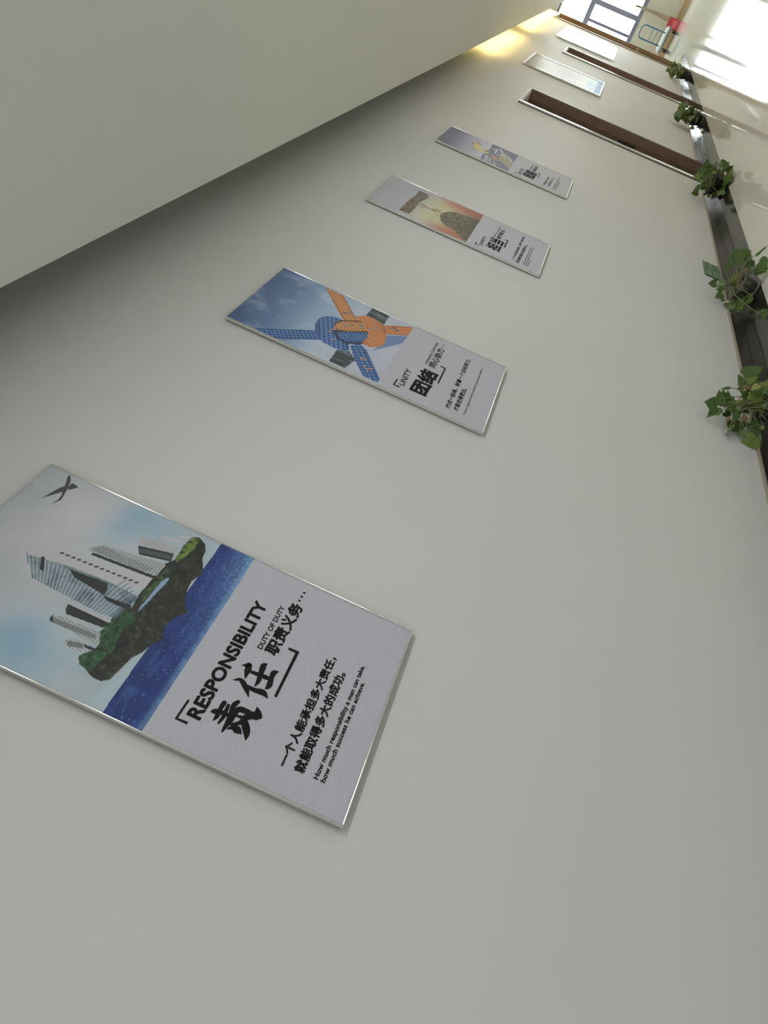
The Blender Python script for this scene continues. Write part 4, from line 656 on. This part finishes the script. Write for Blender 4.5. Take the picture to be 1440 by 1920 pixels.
# ------------------------------------------------------------------ lettering
_cache = {}
def glyphs(body):
    if body in _cache: return _cache[body]
    cu = bpy.data.curves.new('lettering', 'FONT')
    cu.body = body; cu.size = 1.0; cu.resolution_u = 3
    o = bpy.data.objects.new('lettering', cu)
    COL.objects.link(o)
    dg = bpy.context.evaluated_depsgraph_get()
    dg.update()
    me = bpy.data.meshes.new_from_object(o.evaluated_get(dg))
    v = np.empty(len(me.vertices) * 3); me.vertices.foreach_get('co', v)
    f = [tuple(p.vertices) for p in me.polygons]
    bpy.data.objects.remove(o, do_unlink=True); bpy.data.curves.remove(cu); bpy.data.meshes.remove(me)
    _cache[body] = (v.reshape(-1, 3)[:, :2].copy(), f)
    return _cache[body]

def lettering(body, bl, ax, ay, bold, ref, y, mat_, parent, name='lettering'):
    """bl: baseline start (x,z); ax: vector along the full line; ay: vector up the height of ref"""
    v, f = glyphs(body)
    rv, _ = glyphs(ref)
    x0, x1 = v[:, 0].min(), v[:, 0].max()
    y0, y1 = rv[:, 1].min(), rv[:, 1].max()
    s = (v[:, 0] - x0) / (x1 - x0); t = (v[:, 1] - y0) / (y1 - y0)
    P0 = np.array(bl); AX, AY = np.array(ax), np.array(ay)
    h = np.linalg.norm(AY)
    flat = P0 + s[:, None] * AX + t[:, None] * AY
    V, F = [], []
    shifts = [(0, 0)] if bold <= 0 else [(bold * h * math.cos(q), bold * h * math.sin(q)) for q in np.arange(8) * math.pi / 4]
    for i, (dx, dz) in enumerate(shifts):
        n = len(V)
        V += [(p[0] + dx, y - 0.00003 * i, p[1] + dz) for p in flat]
        F += [tuple(k + n for k in q) for q in f]
    return mesh_obj(name, V, F, mat_, parent)

def flat_poly(name, pts, y, mat_, parent):
    """pts (x,z); drawn facing the room"""
    from mathutils.geometry import tessellate_polygon
    v3 = [Vector((p[0], y, p[1])) for p in pts]
    return mesh_obj(name, v3, [tuple(t) for t in tessellate_polygon([v3])], mat_, parent)

def brush(pts, y):
    """smooth variable-width stroke as a flat outline; pts (x,z,halfwidth)"""
    P = np.array(pts); n = len(P)
    ts = np.linspace(0, n - 1, (n - 1) * 6 + 1)
    def cr(t):
        i = min(int(t), n - 2); f = t - i
        p0, p1, p2, p3 = P[max(i - 1, 0)], P[i], P[i + 1], P[min(i + 2, n - 1)]
        return 0.5 * ((2 * p1) + (-p0 + p2) * f + (2 * p0 - 5 * p1 + 4 * p2 - p3) * f * f + (-p0 + 3 * p1 - 3 * p2 + p3) * f ** 3)
    Q = np.array([cr(t) for t in ts])
    d = np.gradient(Q[:, :2], axis=0); d /= np.linalg.norm(d, axis=1)[:, None] + 1e-12
    nn = np.stack([-d[:, 1], d[:, 0]], 1) * np.abs(Q[:, 2:3])
    V = [(p[0], y, p[1]) for p in np.vstack([Q[:, :2] + nn, Q[:, :2] - nn])]
    k = len(Q)
    F = [(i, i + 1, k + i + 1, k + i) for i in range(k - 1)]
    # round ends
    for e, sgn in ((0, -1), (k - 1, 1)):
        c0 = len(V); r = abs(Q[e, 2])
        ring = []
        for q in np.linspace(0, 2 * math.pi, 10, endpoint=False):
            V.append((Q[e, 0] + r * math.cos(q), y - 0.00001, Q[e, 1] + r * math.sin(q))); ring.append(len(V) - 1)
        F.append(tuple(ring))
    return V, F

# ------------------------------------------------------------------ posters
FACE = -0.0165
def frame_parts(e, W, H, rail=0.0045, depth=0.019):
    MB().box(0.004, W - 0.004, -0.016, -0.004, 0.004, H - 0.004).build('backing_board', M['board'], e)
    MB().box(0, rail, -depth, -0.004, 0, H).build('frame_rail', M['alu'], e, bevel=0.002)
    MB().box(W - rail, W, -depth, -0.004, 0, H).build('frame_rail', M['alu'], e, bevel=0.002)
    MB().box(rail, W - rail, -depth, -0.004, 0, rail).build('frame_rail', M['alu'], e, bevel=0.002)
    MB().box(rail, W - rail, -depth, -0.004, H - rail, H).build('frame_rail', M['alu'], e, bevel=0.002)

LAB = {1: 'framed poster of a city on a floating island above blue sea, headed RESPONSIBILITY',
       2: 'framed poster of knotted blue and orange ropes, headed UNITY',
       3: 'framed poster of an ant lifting a log on a stone, headed SAFETY',
       4: 'framed poster of a leaping figure over rocks under a purple-grey sky'}
ART = {1: art1, 2: art2, 3: art3, 4: art4}
posters = {}
for k in (1, 2, 3, 4):
    e = tag(empty('framed_poster', (PX[k], 0, PZ)), LAB[k], 'poster', 'narrow framed slogan posters on the wall')
    posters[k] = e
    frame_parts(e, PW, PH)
    cv = ART[k]()
    pic = cv.mesh('printed_picture', e, FACE)
    zb = (1 - cv.vs) * PH
    panel = mesh_obj('printed_panel', [(0.004, FACE, 0.004), (PW - 0.004, FACE, 0.004), (PW - 0.004, FACE, zb), (0.004, FACE, zb)], [(0, 1, 2, 3)], M['scales'], e)
    for n, (kk, body, bl, br, tl, bold, ref) in enumerate(TEXTS):
        if kk != k: continue
        to = lambda p: np.array([p[0] * PW, (1 - p[1]) * PH])
        a, b, t = to(bl), to(br), to(tl)
        lettering(body, a, b - a, t - a, bold, ref, FACE - 0.0004, M['ink'], panel)
    for kk, pts in MARKS:
        if kk != k: continue
        flat_poly('printed_mark', [(p[0] * PW, (1 - p[1]) * PH) for p in pts], FACE - 0.0004, M['ink'], panel)
    if k == 1:
        V, F = [], []
        for i, st in enumerate(BRUSH):
            v, f = brush([(x * PW, (1 - y) * PH, wd * PH * 0.98) for x, y, wd in st], FACE - 0.0004 - 0.00002 * i)
            n = len(V); V += v; F += [tuple(j + n for j in q) for q in f]
        mesh_obj('brush_lettering', V, F, M['ink'], panel)

# two wide glazed boards further along, window glare put into their pale colour
def print_mat(name, stops, spec):
    m_ = bpy.data.materials.new(name); m_.use_nodes = True
    nt = m_.node_tree; b = nt.nodes['Principled BSDF']
    b.inputs['Roughness'].default_value = 0.35
    b.inputs['Specular IOR Level'].default_value = spec
    tc = nt.nodes.new('ShaderNodeTexCoord'); sp = nt.nodes.new('ShaderNodeSeparateXYZ')
    nt.links.new(tc.outputs['Object'], sp.inputs[0])
    rp = nt.nodes.new('ShaderNodeValToRGB')
    el = rp.color_ramp.elements
    while len(el) < len(stops): el.new(0.5)
    for q, (p, c) in zip(el, stops): q.position = p; q.color = (*c, 1)
    rp.color_ramp.interpolation = 'CONSTANT'
    nt.links.new(sp.outputs['Z'], rp.inputs[0])
    nz = nt.nodes.new('ShaderNodeTexNoise'); nz.inputs['Scale'].default_value = 3.0
    mp = nt.nodes.new('ShaderNodeMapping'); mp.inputs['Scale'].default_value = (3, 3, 0.4)
    nt.links.new(tc.outputs['Object'], mp.inputs[0]); nt.links.new(mp.outputs[0], nz.inputs['Vector'])
    mx = nt.nodes.new('ShaderNodeMix'); mx.data_type = 'RGBA'; mx.blend_type = 'OVERLAY'
    mx.inputs[0].default_value = 0.35
    nt.links.new(rp.outputs[0], mx.inputs[6]); nt.links.new(nz.outputs['Fac'], mx.inputs[7])
    nt.links.new(mx.outputs[2], b.inputs['Base Color'])
    return m_
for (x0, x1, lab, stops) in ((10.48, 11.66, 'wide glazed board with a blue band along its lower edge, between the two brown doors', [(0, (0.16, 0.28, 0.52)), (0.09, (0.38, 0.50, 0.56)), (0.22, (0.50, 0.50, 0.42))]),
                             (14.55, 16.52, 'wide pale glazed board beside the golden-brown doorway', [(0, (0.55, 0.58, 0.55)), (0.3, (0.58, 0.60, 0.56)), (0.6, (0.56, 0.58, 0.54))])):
    e = tag(empty('notice_board', (x0, 0, 1.43)), lab, 'notice board')
    frame_parts(e, x1 - x0, 1.115, 0.012, 0.026)
    mesh_obj('printed_sheet', [(0.006, FACE - 0.004, 0.006), (x1 - x0 - 0.006, FACE - 0.004, 0.006), (x1 - x0 - 0.006, FACE - 0.004, 1.109), (0.006, FACE - 0.004, 1.109)], [(0, 1, 2, 3)], print_mat('glare_pale_print', stops, 0.006 if x0 < 12 else 0.014), e)

# low green exit sign
SX, SZ, SW, SH = 5.252, 0.102, 0.289, 0.127
e = tag(empty('exit_sign', (SX, 0, SZ)), 'small green running-man exit sign low on the wall', 'sign')
MB().box(0, SW, -0.008, -0.001, 0, SH).build('sign_plate', M['sign'], e, bevel=0.002)
by = -0.0086
for nm, (x0, x1, z0, z1) in {'a': (0.008, SW - 0.008, SH - 0.013, SH - 0.008), 'b': (0.008, SW - 0.008, 0.008, 0.013), 'c': (0.008, 0.012, 0.013, SH - 0.013), 'd': (SW - 0.012, SW - 0.008, 0.013, SH - 0.013)}.items():
    flat_poly('printed_border', [(x0, z0), (x1, z0), (x1, z1), (x0, z1)], by, M['sign_light'], e)
lettering('安全出口', (0.022, 0.066), (0.135, 0), (0, 0.036), 0.02, '国', by, M['sign_light'], e)
lettering('EXIT', (0.030, 0.026), (0.115, 0), (0, 0.026), 0.03, 'H', by, M['sign_light'], e)
# running figure and arrow
man = [[(0.205, 0.096), (0.216, 0.102), (0.222, 0.094), (0.212, 0.088)], [(0.196, 0.086), (0.218, 0.084), (0.212, 0.060), (0.198, 0.058)],
       [(0.198, 0.060), (0.210, 0.062), (0.222, 0.046), (0.218, 0.026), (0.212, 0.028), (0.214, 0.044)], [(0.198, 0.060), (0.206, 0.056), (0.190, 0.038), (0.176, 0.036), (0.176, 0.042), (0.188, 0.044)],
       [(0.214, 0.084), (0.232, 0.072), (0.234, 0.077), (0.217, 0.088)], [(0.198, 0.084), (0.182, 0.072), (0.184, 0.066), (0.200, 0.076)]]
for p in man: flat_poly('running_figure', p, by, M['sign_light'], e)
flat_poly('printed_arrow', [(0.242, 0.058), (0.256, 0.058), (0.256, 0.044), (0.274, 0.064), (0.256, 0.084), (0.256, 0.070), (0.242, 0.070)], by, M['sign_light'], e)

# ------------------------------------------------------------------ potted plants
def leaf_shape():
    half = [(-0.03, 0.07), (-0.12, 0.20), (-0.13, 0.33), (-0.05, 0.44), (0.09, 0.50), (0.25, 0.50), (0.42, 0.44), (0.58, 0.34), (0.74, 0.21), (0.88, 0.09)]
    mid = [0.0, 0.02, 0.05, 0.10, 0.18, 0.28, 0.42, 0.57, 0.73, 0.88]
    dz = lambda x, y: 0.16 * abs(y) - 0.20 * y * y * 2 - 0.13 * max(x, 0) ** 2 + 0.03 * math.sin(9 * x + 3 * y)
    V, F = [], []
    for (x, y), mx in zip(half, mid):
        V += [(mx, 0, dz(mx, 0)), (x, y, dz(x, y)), (x, -y, dz(x, -y))]
    V.append((1.0, 0, dz(1, 0)))
    n = len(half)
    for i in range(n - 1):
        a, b = 3 * i, 3 * i + 3
        F += [(a, b, b + 1, a + 1), (a, a + 2, b + 2, b)]
    l, t = 3 * (n - 1), 3 * n
    F += [(l, t, l + 1), (l, l + 2, t)]
    return V, F
LEAFV, LEAFF = leaf_shape()
leaf_me = []
for i in range(4):
    me = bpy.data.meshes.new('leaf')
    me.from_pydata(LEAFV, [], LEAFF)
    me.materials.append(M['leaf'][i])
    me.polygons.foreach_set('use_smooth', [True] * len(me.polygons))
    leaf_me.append(me)
CAMP = Vector((0, -1.45, 1.5642))
POTS = {1: (3.17, -0.165, .098, .15), 2: (4.80, -0.150, .088, .12), 3: (7.42, -0.155, .095, .14), 4: (11.0, -0.150, .095, .14), 5: (15.7, -0.145, .10, .16)}
PLAB = {1: 'potted trailing plant with tan dead leaves, nearest the camera by the baseboard', 2: 'potted trailing plant beside the green exit sign',
        3: 'potted trailing plant at the foot of the nearer brown door', 4: 'potted trailing plant at the foot of the second brown door',
        5: 'potted trailing plant near the golden-brown doorway, farthest from the camera'}
random.seed(11)
for k, (px, py, pr, ph) in POTS.items():
    e = tag(empty('potted_plant', (px, py, 0)), PLAB[k], 'plant', 'potted plants along the baseboard')
    MB().lathe([(0.001, 0.0), (pr * 0.80, 0.0), (pr * 0.98, 0.018), (pr * 1.0, 0.022), (pr * 0.94, 0.022), (pr * 0.76, 0.006), (0.001, 0.006)], 28).build('saucer', M['saucer'], e, True)
    MB().lathe([(0.001, 0.008), (pr * 0.64, 0.008), (pr * 0.90, ph * 0.86), (pr * 1.0, ph * 0.87), (pr * 1.0, ph), (pr * 0.90, ph), (pr * 0.84, ph * 0.86), (pr * 0.80, ph * 0.8)], 28).build('pot', M['pot'] if k in (2, 5) else M['pot_dark'], e, True)
    so = MB(); so.lathe([(0.001, ph * 0.86), (pr * 0.5, ph * 0.88), (pr * 0.86, ph * 0.84)], 24)
    so.build('soil', M['soil'], e, True)
    st = MB()
    org = Vector((px, py, 0))
    for (bx, by_, bz, tx, ty, tz, hue, wd) in LEAVES[k]:
        B_, T_ = Vector((bx, by_, bz)), Vector((tx, ty, tz))
        ax = T_ - B_; L = ax.length
        if L < 0.01: continue
        ax.normalize()
        tow = (CAMP - B_).normalized() + Vector((random.uniform(-.35, .35), random.uniform(-.3, .1), random.uniform(0, .7)))
        nz = tow - ax * tow.dot(ax); nz.normalize()
        ay = nz.cross(ax)
        Mx = Matrix((ax * L, ay * L * wd, nz * L)).transposed().to_4x4()
        Mx.translation = B_ - org
        lo = link(bpy.data.objects.new('leaf', leaf_me[hue]), e)
        lo.matrix_local = Mx
        a0 = random.uniform(0, 6.28); rr = random.uniform(0, pr * 0.6)
        S0 = Vector((rr * math.cos(a0), rr * math.sin(a0), ph * 0.86)); E0 = B_ - org
        md = (S0 + E0) / 2 + Vector((0, 0, 0.05 + 0.25 * (E0 - S0).length * random.random()))
        if md.y + py > -0.03: md.y = -0.03 - py
        pts = [S0 * (1 - t) ** 2 + md * 2 * t * (1 - t) + E0 * t * t for t in (0, .2, .4, .6, .8, 1)]
        for p in pts:
            if p.y + py > -0.02: p.y = -0.02 - py
        st.tube(pts, [0.0028, 0.0026, 0.0024, 0.0022, 0.002, 0.0016], 5, False)
    for i in range(16 if k == 1 else 8):                     # dry runners over the rim
        a0 = random.uniform(2.6, 6.0); q = Vector((math.cos(a0), math.sin(a0) * 0.8, 0))
        st.tube([q * pr * 0.4 + Vector((0, 0, ph * 0.86)), q * pr * 0.9 + Vector((0, 0, ph * 1.12)), q * pr * 1.25 + Vector((0, 0, ph * random.uniform(0.5, 0.95)))], 0.0016, 5, False)
    o = st.build('stems', M['stem'], e, True)

# ------------------------------------------------------------------ far hall: platform trolley, red box, leaning strip
e = tag(empty('platform_trolley', (24.8, 0.09, 0)), 'blue-framed platform trolley with white deck in the far hall', 'trolley')
MB().box(0.0, 0.85, -0.30, 0.30, 0.215, 0.29).build('deck', M['white'], e, bevel=0.012)
MB().box(-0.015, 0.865, -0.315, 0.315, 0.185, 0.225).build('deck_edge', M['blue'], e, bevel=0.01)
hp = []
y0, y1, zt, r = -0.165, 0.165, 0.985, 0.10
hp.append((0.03, y0, 0.22))
hp.append((0.03, y0, zt - r))
for i in range(1, 6):
    q = math.pi / 2 * i / 5
    hp.append((0.03, y0 + r * (1 - math.cos(q)), zt - r + r * math.sin(q)))
for i in range(0, 6):
    q = math.pi / 2 * i / 5
    hp.append((0.03, y1 - r + r * math.sin(q), zt - r + r * math.cos(q)))
hp.append((0.03, y1, 0.22))
MB().tube(hp, 0.019, 10).build('handle_frame', M['blue'], e, True)
for z in (0.66, 0.51, 0.37):
    MB().tube([(0.03, y0, z), (0.03, y1, z)], 0.009, 8).build('cross_bar', M['blue'], e, True)
for x in (0.12, 0.73):
    for y in (-0.24, 0.24):
        wv = MB(); wv.tube([(x, y - 0.02, 0.065), (x, y + 0.02, 0.065)], 0.065, 16).build('wheel', M['rubber'], e, True)
        MB().box(x - 0.03, x + 0.03, y - 0.032, y + 0.032, 0.10, 0.19).build('caster_fork', M['tanwood'], e)
e = tag(empty('extinguisher_box', (25.92, -0.28, 0)), 'red fire extinguisher box on the floor of the far hall', 'fire box')
MB().box(0, 0.24, -0.13, 0.13, 0, 0.27).build('body', M['red'], e, bevel=0.008)
MB().box(-0.006, 0.246, -0.136, 0.136, 0.27, 0.30).build('lid', M['red'], e, bevel=0.008)
MB().box(-0.004, 0, -0.09, 0.10, 0.03, 0.17).build('front_panel', M['red_pale'], e)
cr = MB(); cr.box(-0.007, -0.004, 0.06, 0.12, 0.205, 0.225); cr.box(-0.007, -0.004, 0.080, 0.10, 0.16, 0.25)
cr.build('white_mark', M['white'], e)
e = tag(empty('leaning_strip', (26.22, -0.30, 0)), 'tapered brown strip standing upright behind the red box', 'strip')
V, F = [], []
for i in range(9):
    t = i / 8; z = 1.40 * t; hw = 0.055 * (1 - t) ** 1.6 + 0.028; x = 0.20 * t ** 1.3; yy = -0.03 * math.sin(t * 3.1)
    V += [(x, yy - hw, z), (x, yy + hw, z), (x + 0.02, yy + hw, z), (x + 0.02, yy - hw, z)]
for i in range(8):
    a = i * 4
    for j in range(4):
        F.append((a + j, a + (j + 1) % 4, a + 4 + (j + 1) % 4, a + 4 + j))
F += [(3, 2, 1, 0), (32, 33, 34, 35)]
mesh_obj('strip_body', V, F, M['olive'], e)
